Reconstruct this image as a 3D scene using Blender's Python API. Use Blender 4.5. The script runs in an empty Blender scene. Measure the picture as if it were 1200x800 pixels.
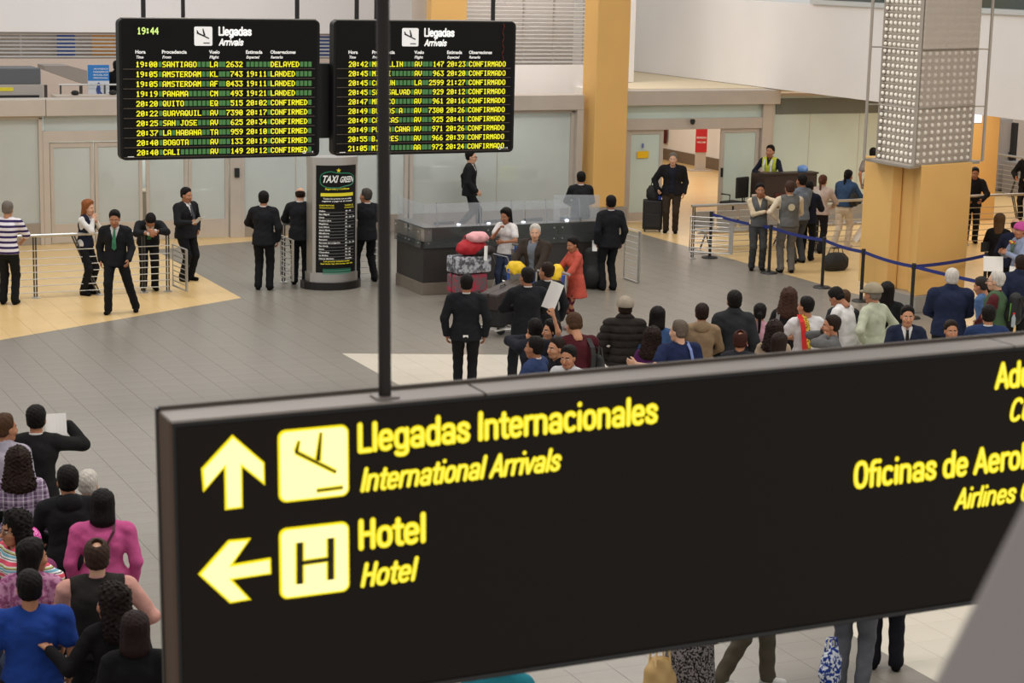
import bpy, math, random
import numpy as np
from mathutils import Matrix, Vector
random.seed(4); np.random.seed(4)
SC = bpy.context.scene
COL = SC.collection
PI = math.pi

# ---------------------------------------------------------------- camera (solved from the floor tiles, z up, walls along x and y)
FPX, PITCH, ROLL, YAW, CAMZ = 2300.0, math.radians(11.0), math.radians(-1.32), math.radians(24.95), 6.0
_c, _s = math.cos(PITCH), math.sin(PITCH)
_F = np.array([0, _c, -_s]); _R = np.array([1, 0, 0.0]); _D = np.array([0, -_s, -_c])
_r2 = math.cos(ROLL)*_R+math.sin(ROLL)*_D; _d2 = -math.sin(ROLL)*_R+math.cos(ROLL)*_D
_W = np.array([[math.cos(YAW), math.sin(YAW), 0], [-math.sin(YAW), math.cos(YAW), 0], [0, 0, 1]])
CM = np.array([_W@_r2, _W@_d2, _W@_F]); CP = np.array([0, 0, CAMZ])
cam = bpy.data.cameras.new('camera'); camo = bpy.data.objects.new('camera', cam); COL.objects.link(camo)
cam.sensor_width = 36; cam.lens = FPX*36/1200; cam.clip_start = .05; cam.clip_end = 300
rot = Matrix((CM[0], -CM[1], -CM[2])).transposed()
camo.matrix_world = Matrix.Translation(CP) @ rot.to_4x4()
cam.dof.use_dof = True; cam.dof.focus_distance = 33; cam.dof.aperture_fstop = 7.0
SC.camera = camo
def ray(x, y): return CM.T@np.array([(x-600)/FPX, (y-400)/FPX, 1.0])
def atZ(x, y, z=0.0): d = ray(x, y); return CP+d*(z-CAMZ)/d[2]
def atY(x, y, Y): d = ray(x, y); return CP+d*Y/d[1]
def atX(x, y, X): d = ray(x, y); return CP+d*X/d[0]
def proj(P): v = CM@(np.array(P, float)-CP); return 600+FPX*v[0]/v[2], 400+FPX*v[1]/v[2], v[2]

# ---------------------------------------------------------------- world, lights, exposure
w = bpy.data.worlds.new('hall_ambient'); SC.world = w; w.use_nodes = True
w.node_tree.nodes['Background'].inputs[0].default_value = (1.0, .97, .93, 1)
w.node_tree.nodes['Background'].inputs[1].default_value = .60
SC.view_settings.view_transform = 'Standard'; SC.view_settings.look = 'None'
SC.view_settings.exposure = 0.0; SC.view_settings.gamma = 1.0
try: SC.view_settings.use_curve_mapping = False
except Exception: pass
def area(name, loc, sx, sy, power, col=(1, .95, .89), rx=0, ry=0, rz=0):
    l = bpy.data.lights.new(name, 'AREA'); l.shape = 'RECTANGLE'; l.size = sx; l.size_y = sy; l.energy = power; l.color = col
    o = bpy.data.objects.new(name, l); o.location = loc; o.rotation_euler = (rx, ry, rz); COL.objects.link(o); return o
for (lx, ly) in ((4, 14), (14, 14), (4, 24), (14, 24), (23, 20), (8, 33), (18, 33)):
    area('ceiling_light_panel', (lx, ly, 9.0), 5, 1.6, 290)
area('corridor_light', (26.2, 48.5, 2.85), 5, 10, 240, (1, .97, .95))
area('office_light', (12.5, 41.4, 2.55), 8, .7, 80, (.93, 1, .98))
area('office_light', (18.4, 41.4, 2.55), 4, .7, 60, (.93, 1, .98))
area('low_ceiling_light', (28.4, 36.8, 3.0), 4, 4, 110)
area('low_ceiling_light', (33.5, 40, 3.0), 4, 5, 100)
area('upper_floor_light', (12, 46, 7.5), 10, 3, 150, (.88, .94, 1))
area('upper_floor_light', (20, 41.8, 8.5), 5, 2, 200, (1, .96, .93))

# ---------------------------------------------------------------- materials
MATS = {}
def mat(name, col, rough=.6, metal=0.0, spec=.5, bump=0, bscale=20, var=0, vscale=4, alpha=1, emit=None, estr=1, trans=0, coord='Object', stretch=(1, 1, 1)):
    if name in MATS: return MATS[name]
    m = bpy.data.materials.new(name); m.use_nodes = True; MATS[name] = m
    nt = m.node_tree; b = nt.nodes['Principled BSDF']
    col = tuple(col)+(1,) if len(col) == 3 else col
    b.inputs['Base Color'].default_value = col; b.inputs['Roughness'].default_value = rough
    b.inputs['Metallic'].default_value = metal; b.inputs['Specular IOR Level'].default_value = spec
    b.inputs['Alpha'].default_value = alpha; b.inputs['Transmission Weight'].default_value = trans
    if emit: b.inputs['Emission Color'].default_value = tuple(emit)+(1,); b.inputs['Emission Strength'].default_value = estr
    if bump or var:
        tc = nt.nodes.new('ShaderNodeTexCoord'); mp = nt.nodes.new('ShaderNodeMapping'); mp.inputs['Scale'].default_value = stretch
        nt.links.new(tc.outputs[coord], mp.inputs[0])
    if var:
        n = nt.nodes.new('ShaderNodeTexNoise'); n.inputs['Scale'].default_value = vscale; n.inputs['Detail'].default_value = 3
        nt.links.new(mp.outputs[0], n.inputs['Vector'])
        r = nt.nodes.new('ShaderNodeMapRange'); r.inputs['From Min'].default_value = .3; r.inputs['From Max'].default_value = .7
        r.inputs['To Min'].default_value = 1-var; r.inputs['To Max'].default_value = 1+var
        nt.links.new(n.outputs[0], r.inputs[0])
        mx = nt.nodes.new('ShaderNodeVectorMath'); mx.operation = 'SCALE'; mx.inputs[0].default_value = col[:3]
        nt.links.new(r.outputs[0], mx.inputs['Scale']); nt.links.new(mx.outputs[0], b.inputs['Base Color'])
    if bump:
        n = nt.nodes.new('ShaderNodeTexNoise'); n.inputs['Scale'].default_value = bscale; n.inputs['Detail'].default_value = 4
        n.inputs['Distortion'].default_value = .6
        nt.links.new(mp.outputs[0], n.inputs['Vector'])
        bm = nt.nodes.new('ShaderNodeBump'); bm.inputs['Strength'].default_value = bump; bm.inputs['Distance'].default_value = .03
        nt.links.new(n.outputs[0], bm.inputs['Height']); nt.links.new(bm.outputs[0], b.inputs['Normal'])
    return m
def lin(r, g, b): return tuple((c/255)**2.2 for c in (r, g, b))
def cloth(r, g, b, rough=.85):
    a = (r+g+b)/3; q = [(c*.80+a*.20)*.94 for c in (r, g, b)]
    return mat('cloth_%d_%d_%d' % (r, g, b), lin(*q), rough, spec=.2, bump=.55, bscale=7, var=.12, vscale=9)
def pattern(name, base, fn, rough=.85):
    """cloth with a woven or printed pattern: fn(nodes, links, xyz sockets) gives the colour socket"""
    if name in MATS: return MATS[name]
    m = mat(name, base, rough, spec=.2, bump=.5, bscale=7)
    nt = m.node_tree; tc = nt.nodes.new('ShaderNodeTexCoord'); sp = nt.nodes.new('ShaderNodeSeparateXYZ')
    nt.links.new(tc.outputs['Object'], sp.inputs[0])
    nt.links.new(fn(nt, sp, tc), nt.nodes['Principled BSDF'].inputs['Base Color'])
    return m
def ramp_stripes(axis, scale, stops, interp='CONSTANT'):
    def fn(nt, sp, tc):
        m1 = nt.nodes.new('ShaderNodeMath'); m1.operation = 'MULTIPLY'; m1.inputs[1].default_value = scale
        nt.links.new(sp.outputs[axis], m1.inputs[0])
        m2 = nt.nodes.new('ShaderNodeMath'); m2.operation = 'FRACT'; nt.links.new(m1.outputs[0], m2.inputs[0])
        r = nt.nodes.new('ShaderNodeValToRGB'); r.color_ramp.interpolation = interp
        while len(r.color_ramp.elements) < len(stops): r.color_ramp.elements.new(.5)
        for e, (p, c) in zip(r.color_ramp.elements, stops): e.position = p; e.color = tuple(c)+(1,)
        nt.links.new(m2.outputs[0], r.inputs[0]); return r.outputs[0]
    return fn
def plaid(nt, sp, tc):
    a = ramp_stripes('Z', 11, [(0, lin(120, 95, 125)), (.3, lin(200, 190, 205)), (.38, lin(90, 70, 95)), (.7, lin(160, 140, 165)), (.9, lin(215, 205, 215))])(nt, sp, tc)
    b = ramp_stripes('X', 11, [(0, lin(150, 130, 160)), (.3, lin(225, 220, 225)), (.42, lin(95, 75, 100)), (.75, lin(180, 165, 185))])(nt, sp, tc)
    mx = nt.nodes.new('ShaderNodeMix'); mx.data_type = 'RGBA'; mx.inputs[0].default_value = .5
    nt.links.new(a, mx.inputs[6]); nt.links.new(b, mx.inputs[7]); return mx.outputs[2]
def speckle(c1, c2, scale, lo=.45, hi=.55):
    def fn(nt, sp, tc):
        n = nt.nodes.new('ShaderNodeTexNoise'); n.inputs['Scale'].default_value = scale; nt.links.new(tc.outputs['Object'], n.inputs['Vector'])
        r = nt.nodes.new('ShaderNodeValToRGB'); r.color_ramp.elements[0].position = lo; r.color_ramp.elements[1].position = hi
        r.color_ramp.elements[0].color = tuple(c1)+(1,); r.color_ramp.elements[1].color = tuple(c2)+(1,)
        nt.links.new(n.outputs[0], r.inputs[0]); return r.outputs[0]
    return fn
M_STEEL = mat('brushed_steel', (.56, .55, .53), .4, .9, bump=.05, bscale=60, stretch=(1, 1, 12))
M_DARKSTEEL = mat('dark_steel', (.10, .10, .10), .4, .8)
M_ALU = mat('champagne_aluminium', lin(196, 186, 175), .5, .25, var=.04, vscale=2)
M_WHITE = mat('white_plaster', lin(240, 238, 237), .8, var=.02, vscale=.7)
M_YELLOW = mat('ochre_paint', lin(228, 181, 108), .6, var=.035, vscale=.9)
M_BLACKP = mat('black_plastic', (.012, .012, .012), .45)
M_BLACKM = mat('black_enamel', (.010, .009, .009), .35)
M_RUBBER = mat('rubber', (.02, .02, .02), .7)
M_BLACK = mat('matt_black', (.02, .019, .018), .8)
M_PAPER = mat('paper', lin(238, 236, 232), .8)

# ---------------------------------------------------------------- mesh helpers
class MB:
    def __init__(s): s.v = []; s.f = []; s.m = []
    def add(s, vs, fs, mi=0):
        n = len(s.v); s.v += [tuple(map(float, p)) for p in vs]; s.f += [tuple(i+n for i in f) for f in fs]; s.m += [mi]*len(fs); return s
    def box(s, x0, x1, y0, y1, z0, z1, mi=0, T=None):
        vs = [(x, y, z) for z in (z0, z1) for y in (y0, y1) for x in (x0, x1)]
        if T is not None: vs = [tuple(T @ Vector(p)) for p in vs]
        return s.add(vs, [(0, 2, 3, 1), (4, 5, 7, 6), (0, 1, 5, 4), (2, 6, 7, 3), (0, 4, 6, 2), (1, 3, 7, 5)], mi)
    def prism(s, poly, z0, z1, mi=0, T=None):
        """poly in xy (counter-clockwise), extruded along z"""
        n = len(poly); vs = [(p[0], p[1], z0) for p in poly]+[(p[0], p[1], z1) for p in poly]
        if T is not None: vs = [tuple(T @ Vector(p)) for p in vs]
        fs = [tuple(range(n-1, -1, -1)), tuple(range(n, 2*n))]+[(i, (i+1) % n, n+(i+1) % n, n+i) for i in range(n)]
        return s.add(vs, fs, mi)
    def tube(s, pts, r, n=8, mi=0, cap=True):
        pts = [Vector(p) for p in pts]; rs = r if isinstance(r, (list, tuple)) else [r]*len(pts)
        vs = []; up = Vector((0, 0, 1))
        for i, p in enumerate(pts):
            d = (pts[min(i+1, len(pts)-1)]-pts[max(i-1, 0)]).normalized()
            a = d.cross(up); a = d.cross(Vector((1, 0, 0))) if a.length < .05 else a
            a.normalize(); b = d.cross(a)
            vs += [p+(a*math.cos(2*PI*k/n)+b*math.sin(2*PI*k/n))*rs[i] for k in range(n)]
        fs = [(i*n+k, i*n+(k+1) % n, (i+1)*n+(k+1) % n, (i+1)*n+k) for i in range(len(pts)-1) for k in range(n)]
        if cap: fs += [tuple(range(n)), tuple(range(len(vs)-1, len(vs)-n-1, -1))]
        return s.add(vs, fs, mi)
    def lathe(s, prof, n=24, mi=0, c=(0, 0, 0), sx=1, sy=1):
        vs = [(c[0]+r*sx*math.cos(2*PI*k/n), c[1]+r*sy*math.sin(2*PI*k/n), c[2]+z) for r, z in prof for k in range(n)]
        fs = [(i*n+k, i*n+(k+1) % n, (i+1)*n+(k+1) % n, (i+1)*n+k) for i in range(len(prof)-1) for k in range(n)]
        fs += [tuple(range(n-1, -1, -1)), tuple(range(len(vs)-n, len(vs)))]
        return s.add(vs, fs, mi)
    def mesh(s, name, mats, smooth=False):
        me = bpy.data.meshes.new(name); me.from_pydata(s.v, [], s.f)
        for m in (mats if isinstance(mats, (list, tuple)) else [mats]): me.materials.append(m)
        me.polygons.foreach_set('material_index', s.m)
        if smooth: me.polygons.foreach_set('use_smooth', [True]*len(s.f))
        me.update(); return me
    def obj(s, name, mats, parent=None, bevel=0, smooth=False, loc=None, rz=0, kind=None):
        o = bpy.data.objects.new(name, s.mesh(name, mats, smooth)); COL.objects.link(o)
        if parent is not None: o.parent = parent
        if loc is not None: o.location = loc
        if rz: o.rotation_euler = (0, 0, rz)
        if bevel:
            b = o.modifiers.new('bevel', 'BEVEL'); b.width = bevel; b.segments = 2; b.limit_method = 'ANGLE'
        if kind: o['kind'] = kind
        return o
def thing(name, label, cat, loc=(0, 0, 0), rz=0, group=None):
    o = bpy.data.objects.new(name, None); o.empty_display_size = .2; COL.objects.link(o)
    o.location = tuple(map(float, loc)); o.rotation_euler = (0, 0, rz); return tag(o, label, cat, group)
def tag(o, label, cat, group=None):
    o['label'] = label; o['category'] = cat
    if group: o['group'] = group
    return o
def struct(mb, name, mats, bevel=0, parent=None):
    o = mb.obj(name, mats, parent, bevel)
    if parent is None: o['kind'] = 'structure'
    return o
def bx(*a): return MB().box(*a)

# ---------------------------------------------------------------- lettering: glyph outlines as numpy meshes
_G = {}
def glyph_mesh(txt, bold=0.0, extr=0.0):
    k = (txt, bold, extr)
    if k in _G: return _G[k]
    cu = bpy.data.curves.new('t', 'FONT'); cu.body = txt; cu.offset = bold; cu.extrude = extr; cu.resolution_u = 3
    o = bpy.data.objects.new('t', cu); me = bpy.data.meshes.new_from_object(o)
    v = np.zeros(len(me.vertices)*3); me.vertices.foreach_get('co', v); v = v.reshape(-1, 3)
    f = [tuple(p.vertices) for p in me.polygons]
    bpy.data.meshes.remove(me); bpy.data.objects.remove(o); bpy.data.curves.remove(cu)
    _G[k] = (v, f); return _G[k]
def text_arr(txt, x0, y0, width, cap, shear=0, bold=.02, fit=None):
    """verts (x,y) fitted so that `fit` (default whole text) spans `width` from x0, capitals `cap` high on baseline y0"""
    v, f = glyph_mesh(txt, bold); r = glyph_mesh(fit or txt, bold)[0]; c = glyph_mesh('H', bold)[0]
    sx = width/(r[:, 0].max()-r[:, 0].min()); b0 = c[:, 1].min(); sy = cap/(c[:, 1].max()-b0)
    out = np.zeros((len(v), 2)); out[:, 1] = y0+(v[:, 1]-b0)*sy; out[:, 0] = x0+(v[:, 0]-r[:, 0].min())*sx+(out[:, 1]-y0)*shear
    return out, f

# condensed grotesque drawn from strokes (capital height 1)
def _ov(cx, cy, rx, ry, a0=0, a1=360, n=16):
    out = []
    for k in range(n+1):
        a = math.radians(a0+(a1-a0)*k/n); c, s_ = math.cos(a), math.sin(a)
        out.append((cx+rx*math.copysign(abs(c)**.8, c), cy+ry*math.copysign(abs(s_)**.8, s_)))
    return out
_O = _ov(.25, .36, .17, .28)
SG = {'o': (.50, [_O]), 'e': (.50, [[(.09, .37), (.41, .37)], _ov(.25, .36, .17, .28, 4, 315)]), 'c': (.47, [_ov(.25, .36, .17, .28, 45, 315)]),
 'a': (.50, [_ov(.24, .47, .16, .17, 160, 0)+[(.40, .08)], _ov(.235, .22, .155, .14)]), 'd': (.52, [_ov(.25, .36, .17, .28), [(.42, .92), (.42, .08)]]),
 'g': (.52, [_O, [(.42, .64), (.42, -.02)]+_ov(.25, -.02, .17, .13, 0, -150)]), 'l': (.20, [[(.10, .92), (.10, .08)]]), 'L': (.47, [[(.10, .92), (.10, .08), (.43, .08)]]),
 'n': (.52, [[(.09, .64), (.09, .08)], _ov(.25, .45, .16, .19, 180, 0)+[(.41, .08)]]), 'r': (.34, [[(.09, .64), (.09, .08)], _ov(.27, .43, .18, .21, 180, 75)]),
 's': (.45, [[(.38, .51), (.34, .60), (.23, .64), (.12, .60), (.09, .51), (.14, .42), (.31, .33), (.38, .23), (.35, .12), (.23, .08), (.11, .12), (.07, .22)]]),
 't': (.31, [[(.15, .84), (.15, .17), (.19, .09), (.27, .08)], [(.04, .63), (.27, .63)]]), 'i': (.20, [[(.10, .64), (.10, .08)], [(.10, .91), (.10, .92)]]), '\u00ed': (.20, [[(.10, .64), (.10, .08)], [(.09, .82), (.16, .97)]]),
 'f': (.30, [[(.13, .08), (.13, .80), (.18, .90), (.28, .92)], [(.03, .63), (.26, .63)]]), 'I': (.22, [[(.11, .92), (.11, .08)]]), 'A': (.55, [[(.05, .08), (.275, .92), (.50, .08)], [(.13, .33), (.42, .33)]]),
 'v': (.44, [[(.05, .64), (.22, .08), (.39, .64)]]), 'H': (.55, [[(.10, .92), (.10, .08)], [(.45, .92), (.45, .08)], [(.10, .51), (.45, .51)]]), 'O': (.58, [_ov(.29, .5, .20, .42)]), 'C': (.55, [_ov(.29, .5, .20, .42, 42, 318)]),
 'u': (.52, [[(.09, .64)]+_ov(.25, .27, .16, .19, 180, 360), [(.41, .64), (.41, .08)]]), 'm': (.80, [[(.09, .64), (.09, .08)], _ov(.24, .45, .15, .19, 180, 0)+[(.39, .08)], _ov(.54, .45, .15, .19, 180, 0)+[(.69, .08)]]), ' ': (.24, [])}
def stroke_text(txt, x0, y0, width, cap, shear, th, fit=None):
    adv = lambda t: sum(SG[c][0] for c in t); sx = width/(adv(fit or txt)-.06); V, Fc = [], []; x = 0
    for c in txt:
        for pl in SG[c][1]:
            q = []
            for px, py in pl: yy = (py-.08)/.84*(cap-th)+th/2; q.append((x0+(x+px)*sx+yy*shear, y0+yy))
            for a, b in zip(q[:-1], q[1:]):
                d = math.hypot(b[0]-a[0], b[1]-a[1])+1e-9; nx, ny = -(b[1]-a[1])/d*th/2, (b[0]-a[0])/d*th/2; i = len(V)
                V += [(a[0]+nx, a[1]+ny), (a[0]-nx, a[1]-ny), (b[0]-nx, b[1]-ny), (b[0]+nx, b[1]+ny)]; Fc.append((i, i+1, i+2, i+3))
            for a in q:
                i = len(V); V += [(a[0]+th*.5*math.cos(k*PI/4), a[1]+th*.5*math.sin(k*PI/4)) for k in range(8)]; Fc.append(tuple(range(i, i+8)))
        x += SG[c][0]
    return V, Fc
# five by seven dot characters, column bytes
DOTS = dict(zip('0123456789:.ABCDEFGHIJKLMNOPQRSTUVWXYZ', '3E5149453E 00427F4000 4261514946 2141454B31 1814127F10 2745454539 3C4A494930 0171090503 3649494936 064949291E 0036360000 0060600000 7E1111117E 7F49494936 3E41414122 7F4141221C 7F49494941 7F09090901 3E4149497A 7F0808087F 00417F4100 2040413F01 7F08142241 7F40404040 7F020C027F 7F0408107F 3E4141413E 7F09090906 3E4151215E 7F09192946 4649494931 01017F0101 3F4040403F 1F2040201F 3F4038403F 6314081463 0708700807 6151494543'.split()))
def dot_char(mb, ch, x, z, w, h, y):
    hx = DOTS[ch]
    for c in range(5):
        col = int(hx[2*c:2*c+2], 16); r = 0
        while r < 7:
            if col >> r & 1:
                r1 = r
                while r1 < 6 and col >> (r1+1) & 1: r1 += 1
                x0, x1 = x+w*(c-.28)/5, x+w*(c+1.28)/5; z1, z0 = z+h*(7-r+.08)/7, z+h*(6-r1-.08)/7
                mb.add([(x0, y, z0), (x1, y, z0), (x1, y, z1), (x0, y, z1)], [(0, 1, 2, 3)]); r = r1+1
            else: r += 1
# ================================================================ THE SETTING
TP, TX, TY = .40848, 5.2128, 13.83
M_TG = mat('grey_tile', lin(133, 127, 118), .33, spec=.45, var=.045, vscale=1.6, bump=.02, bscale=9, stretch=(1, 3, 1))
M_TY = mat('ochre_tile', lin(228, 194, 136), .3, spec=.45, var=.05, vscale=2.2, bump=.02, bscale=9)
M_TW = mat('cream_tile', lin(208, 200, 184), .32, spec=.45, var=.035, vscale=1.4, bump=.02, bscale=9)
M_GROUT = mat('grout', lin(122, 115, 105), .9)
struct(bx(-12, 45, 2, 62, -.3, -.006), 'floor', M_GROUT)
FLOOR = bpy.data.objects['floor']
# colour fields: (material, convex polygon of half planes a*x+b*y<=c)
def hp(p, q):  # keep left of p->q
    (x0, y0), (x1, y1) = p, q; a, b = y1-y0, -(x1-x0); return (a, b, a*x0+b*y0)
LY1 = hp((5.43, 30.6), (10.12, 33.17))
XB = TX+12*TP; XR = TX+39*TP
FIELDS = [
    (1, [hp((-20, 16.6), (10.115, 33.17)), (1, 0, XB), (0, 1, 60)]),
    (1, [(-1, 0, -XB), hp((10.115, 39.25), (15.2, 40.62)), (0, 1, 60), (1, 0, 21)]),
    (1, [(-1, 0, -XR)]),
    (2, [(-1, 0, -XB), hp((21.14, 23.79), (10.115, 27.93)), (1, 0, XR)]),
]
def clip(poly, h):
    a, b, c = h; out = []
    for i in range(len(poly)):
        p, q = poly[i], poly[(i+1) % len(poly)]; dp = a*p[0]+b*p[1]-c; dq = a*q[0]+b*q[1]-c
        if dp <= 1e-9: out.append(p)
        if (dp < -1e-9 and dq > 1e-9) or (dp > 1e-9 and dq < -1e-9):
            t = dp/(dp-dq); out.append((p[0]+(q[0]-p[0])*t, p[1]+(q[1]-p[1])*t))
    return out
def poly_area(p): return .5*abs(sum(p[i][0]*p[(i+1) % len(p)][1]-p[(i+1) % len(p)][0]*p[i][1] for i in range(len(p))))
def tile_fields(poly):
    rest = [poly]; res = []
    for mi, hs in FIELDS:
        nrest = []
        for r in rest:
            ins = r
            for h in hs:
                if not ins: break
                nxt = clip(ins, h); o = clip(ins, (-h[0], -h[1], -h[2]))
                if len(o) > 2 and poly_area(o) > 1e-4: nrest.append(o)
                ins = nxt if len(nxt) > 2 and poly_area(nxt) > 1e-4 else None
            if ins: res.append((mi, ins))
        rest = nrest
    return res+[(0, r) for r in rest]
cand = []; stuff = MB(); g = .0015; gy = .0006
SIGNPOLY = ((200, 495), (1200, 405), (1200, 700), (560, 800), (206, 800))
def in_sign(x, y): return y > 495-.0903*(x-200) and y < 781-.1525*(x-660) and x > 190
for i in range(-20, 76):
    for j in range(-13, 66):
        x, y = TX+i*TP, TY+j*TP
        if y > 40.4: continue
        px, py, d = proj((x+TP/2, y+TP/2, 0))
        if d < 2 or px < -500 or px > 1800 or py > 1150: continue
        vis = -10 < px < 1210 and 0 < py < 815 and not in_sign(px, py)
        pol = [(x+g, y+gy), (x+TP-g, y+gy), (x+TP-g, y+TP-gy), (x+g, y+TP-gy)]
        fs = tile_fields(pol)
        cand.append((0 if (vis and len(fs) == 1) else 1, d, x, y, fs))
cand.sort(key=lambda t: (t[0], t[1]))
tile_mesh = []
for mi, m in enumerate((M_TG, M_TY, M_TW)):
    t = MB(); h = TP/2-g; b = .0015; hy = TP/2-gy
    t.add([(sx*(h-i_), sy*(hy-i_), z_) for z_, i_ in ((-.006, 0), (-b, 0), (0, b*.4)) for sx, sy in ((-1, -1), (1, -1), (1, 1), (-1, 1))],
          [(8, 9, 10, 11)]+[(k, (k+1) % 4, 4+(k+1) % 4, 4+k) for k in range(4)]+[(4+k, 4+(k+1) % 4, 8+(k+1) % 4, 8+k) for k in range(4)])
    tile_mesh.append(t.mesh('floor_tile', m))
for n, (k, d, x, y, fs) in enumerate(cand):
    if n < 300 and k == 0:
        o = bpy.data.objects.new('floor_tile', tile_mesh[fs[0][0]]); COL.objects.link(o); o.parent = FLOOR
        o.location = (x+TP/2, y+TP/2, 0)
    else:
        for mi, p in fs:
            q = len(p); stuff.add([(a, b_, 0) for a, b_ in p]+[(a, b_, -.006) for a, b_ in p], [tuple(range(q))]+[(q+a, q+(a+1) % q, (a+1) % q, a) for a in range(q)], mi)
st = stuff.obj('floor_tiles', [M_TG, M_TY, M_TW], FLOOR); st['kind'] = 'stuff'
struct(bx(21.9, 45, 40.65, 62, -.006, .001), 'floor_corridor', M_TY)
struct(bx(0, 21.6, 40.66, 42.1, -.006, .001), 'floor_office', mat('office_floor', lin(170, 160, 150), .5, var=.04))

# ---------------------------------------------------------------- back wall of steel frames and frosted glass
YW = 40.57
def frosted(n, c, a): return mat(n, c, .22, spec=.5, alpha=a, var=.05, vscale=.8)
M_FROST = frosted('frosted_glass', lin(203, 209, 206), .72)
M_FROSTG = frosted('frosted_glass_pale', lin(208, 224, 216), .88)
M_FRAME = M_ALU
top = struct(bx(0, 20.46, YW-.22, YW+.3, 2.66, 3.0), 'trim_1', M_ALU, .01)
for x in (3.5, 8.2, 13.0, 18.2): struct(bx(x-.008, x+.008, YW-.224, YW-.2, 2.66, 3.0), 'panel_joint', mat('joint', lin(120, 110, 100), .8), parent=top)
struct(bx(21.5, 25.75, YW-.22, YW+.3, 2.74, 3.08), 'trim_2', M_ALU, .01)
def frame_piece(parent, x0, x1, z0, z1, y=YW, d=.07, n='window_frame', m=None): return struct(bx(x0, x1, y-d, y+d, z0, z1), n, m or M_FRAME, .004, parent)
# window 1: plain panel left of the doors
def glass_bay(name, x0, x1, z0, z1, mullions, glassm, base=True):
    p = thing_s = bpy.data.objects.new(name, None); COL.objects.link(p); p['kind'] = 'structure'; p.location = (x0, YW, 0)
    def loc(o): o.location = (-x0, -YW, 0); return o
    if base: loc(frame_piece(p, x0, x1, 0, z0, d=.05, n='kick_panel', m=mat('kick_panel', lin(160, 150, 138), .5, .3)))
    loc(frame_piece(p, x0, x1, z1-.03, z1+.03))
    for m in (x0+.04, x1-.04): loc(frame_piece(p, m-.04, m+.04, 0, z1))
    ms = [x0+.04]+list(mullions)+[x1-.04]
    for m in mullions: loc(struct(bx(m-.006, m+.006, YW-.012, YW+.012, z0, z1), 'glazing_joint', M_FRAME, 0, p))
    for a, b in zip(ms[:-1], ms[1:]): loc(struct(bx(a+.006, b-.006, YW-.006, YW+.006, z0, z1), 'glass_pane', glassm, 0, p))
    return p
glass_bay('window_1', 1.0, 8.15, .45, 2.62, (2.8, 4.6, 6.4), M_FROST)
glass_bay('window_2', 12.35, 16.2, .38, 2.62, (13.6, 15.0), M_FROST)
glass_bay('window_3', 16.24, 20.3, .38, 2.62, (18.4,), M_FROST)
# doors between: four leaves under a transom
def door_leaf(name, x0, x1, z1=2.1, glass=M_FROST, kick=.42, y=YW, handle=None, st=.10):
    p = bpy.data.objects.new(name, None); COL.objects.link(p); p['kind'] = 'structure'; p.location = (x0, y, 0)
    def L(mb, n, m, bv=.004): o = struct(mb, n, m, bv, p); return o
    w = x1-x0
    L(bx(0, st, -.03, .03, .02, z1), 'door_stile', M_FRAME); L(bx(w-st, w, -.03, .03, .02, z1), 'door_stile', M_FRAME)
    L(bx(st, w-st, -.03, .03, z1-.1, z1), 'door_rail', M_FRAME); L(bx(st, w-st, -.03, .03, .02, kick), 'kick_plate', M_FRAME)
    L(bx(st, w-st, -.006, .006, kick, z1-.1), 'glass_pane', glass, 0)
    if handle is not None: L(bx(handle-.03, handle+.03, -.06, -.03, 1.0, 1.22), 'door_handle', M_BLACKP, .006)
    return p
for n, (a, b) in enumerate(((8.3, 9.2), (9.22, 10.22), (10.3, 11.19), (11.21, 12.08))): door_leaf('door_%d' % (n+1), a, b, st=.07)
struct(bx(8.15, 12.35, YW-.08, YW+.08, 2.12, 2.34), 'trim_3', M_FRAME, .005)
struct(bx(8.15, 8.28, YW-.085, YW+.08, 0, 2.12), 'trim_4', M_FRAME, .005)
struct(bx(12.11, 12.35, YW-.085, YW+.085, 0, 2.12), 'trim_5', M_FRAME, .005)
struct(bx(8.2, 12.3, YW-.006, YW+.006, 2.34, 2.66), 'window_4', M_FROST)
tag(bx(12.2, 12.3, YW-.14, YW-.08, 1.3, 1.5).obj('door_release_box', M_BLACKP, bevel=.01), 'small black door release box on the steel post right of the double doors', 'switch')
tag(bx(11.25, 11.62, YW-.05, YW-.032, 1.98, 2.1).obj('door_notice', mat('notice_grey', lin(120, 124, 122), .7)), 'grey notice plate high on the glass double door under the left board', 'notice')
# right gateway: two glass leaves with the corridor open between
door_leaf('door_5', 21.72, 22.68, 2.16, M_FROSTG, .22, st=.1)
door_leaf('door_6', 24.25, 25.32, 2.16, M_FROSTG, .3, handle=.05, st=.1)
struct(bx(21.62, 25.5, YW-.1, YW+.1, 2.16, 2.42), 'trim_6', M_FRAME, .005)
struct(bx(21.62, 25.4, YW-.006, YW+.006, 2.42, 2.74), 'window_5', M_FROSTG)
struct(bx(25.34, 25.6, YW-.12, YW+.12, 0, 2.74), 'trim_7', M_FRAME, .005)
struct(bx(21.6, 21.7, YW-.085, YW+.085, 0, 2.16), 'trim_8', M_FRAME, .005)
tag(bx(21.98, 22.28, YW-.045, YW-.031, 1.5, 1.66).obj('yellow_door_sticker', mat('sticker_yellow', lin(240, 190, 20), .6)), 'yellow rectangular sticker on the glass door left of the open gateway', 'sticker')
tag(bx(22.1, 22.15, YW-.045, YW-.031, 1.74, 1.84).obj('small_door_decal', mat('decal_blue', lin(110, 120, 170), .6)), 'tiny pale blue decal above the yellow sticker on the glass door', 'sticker')
c = thing('security_camera', 'small dark dome camera hanging under the lintel above the open gateway', 'camera', (23.35, YW-.2, 2.36))
MB().lathe([(.06, -.02), (.06, .03), (.03, .05)], 12).obj('camera_base', M_BLACKP, c)
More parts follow.
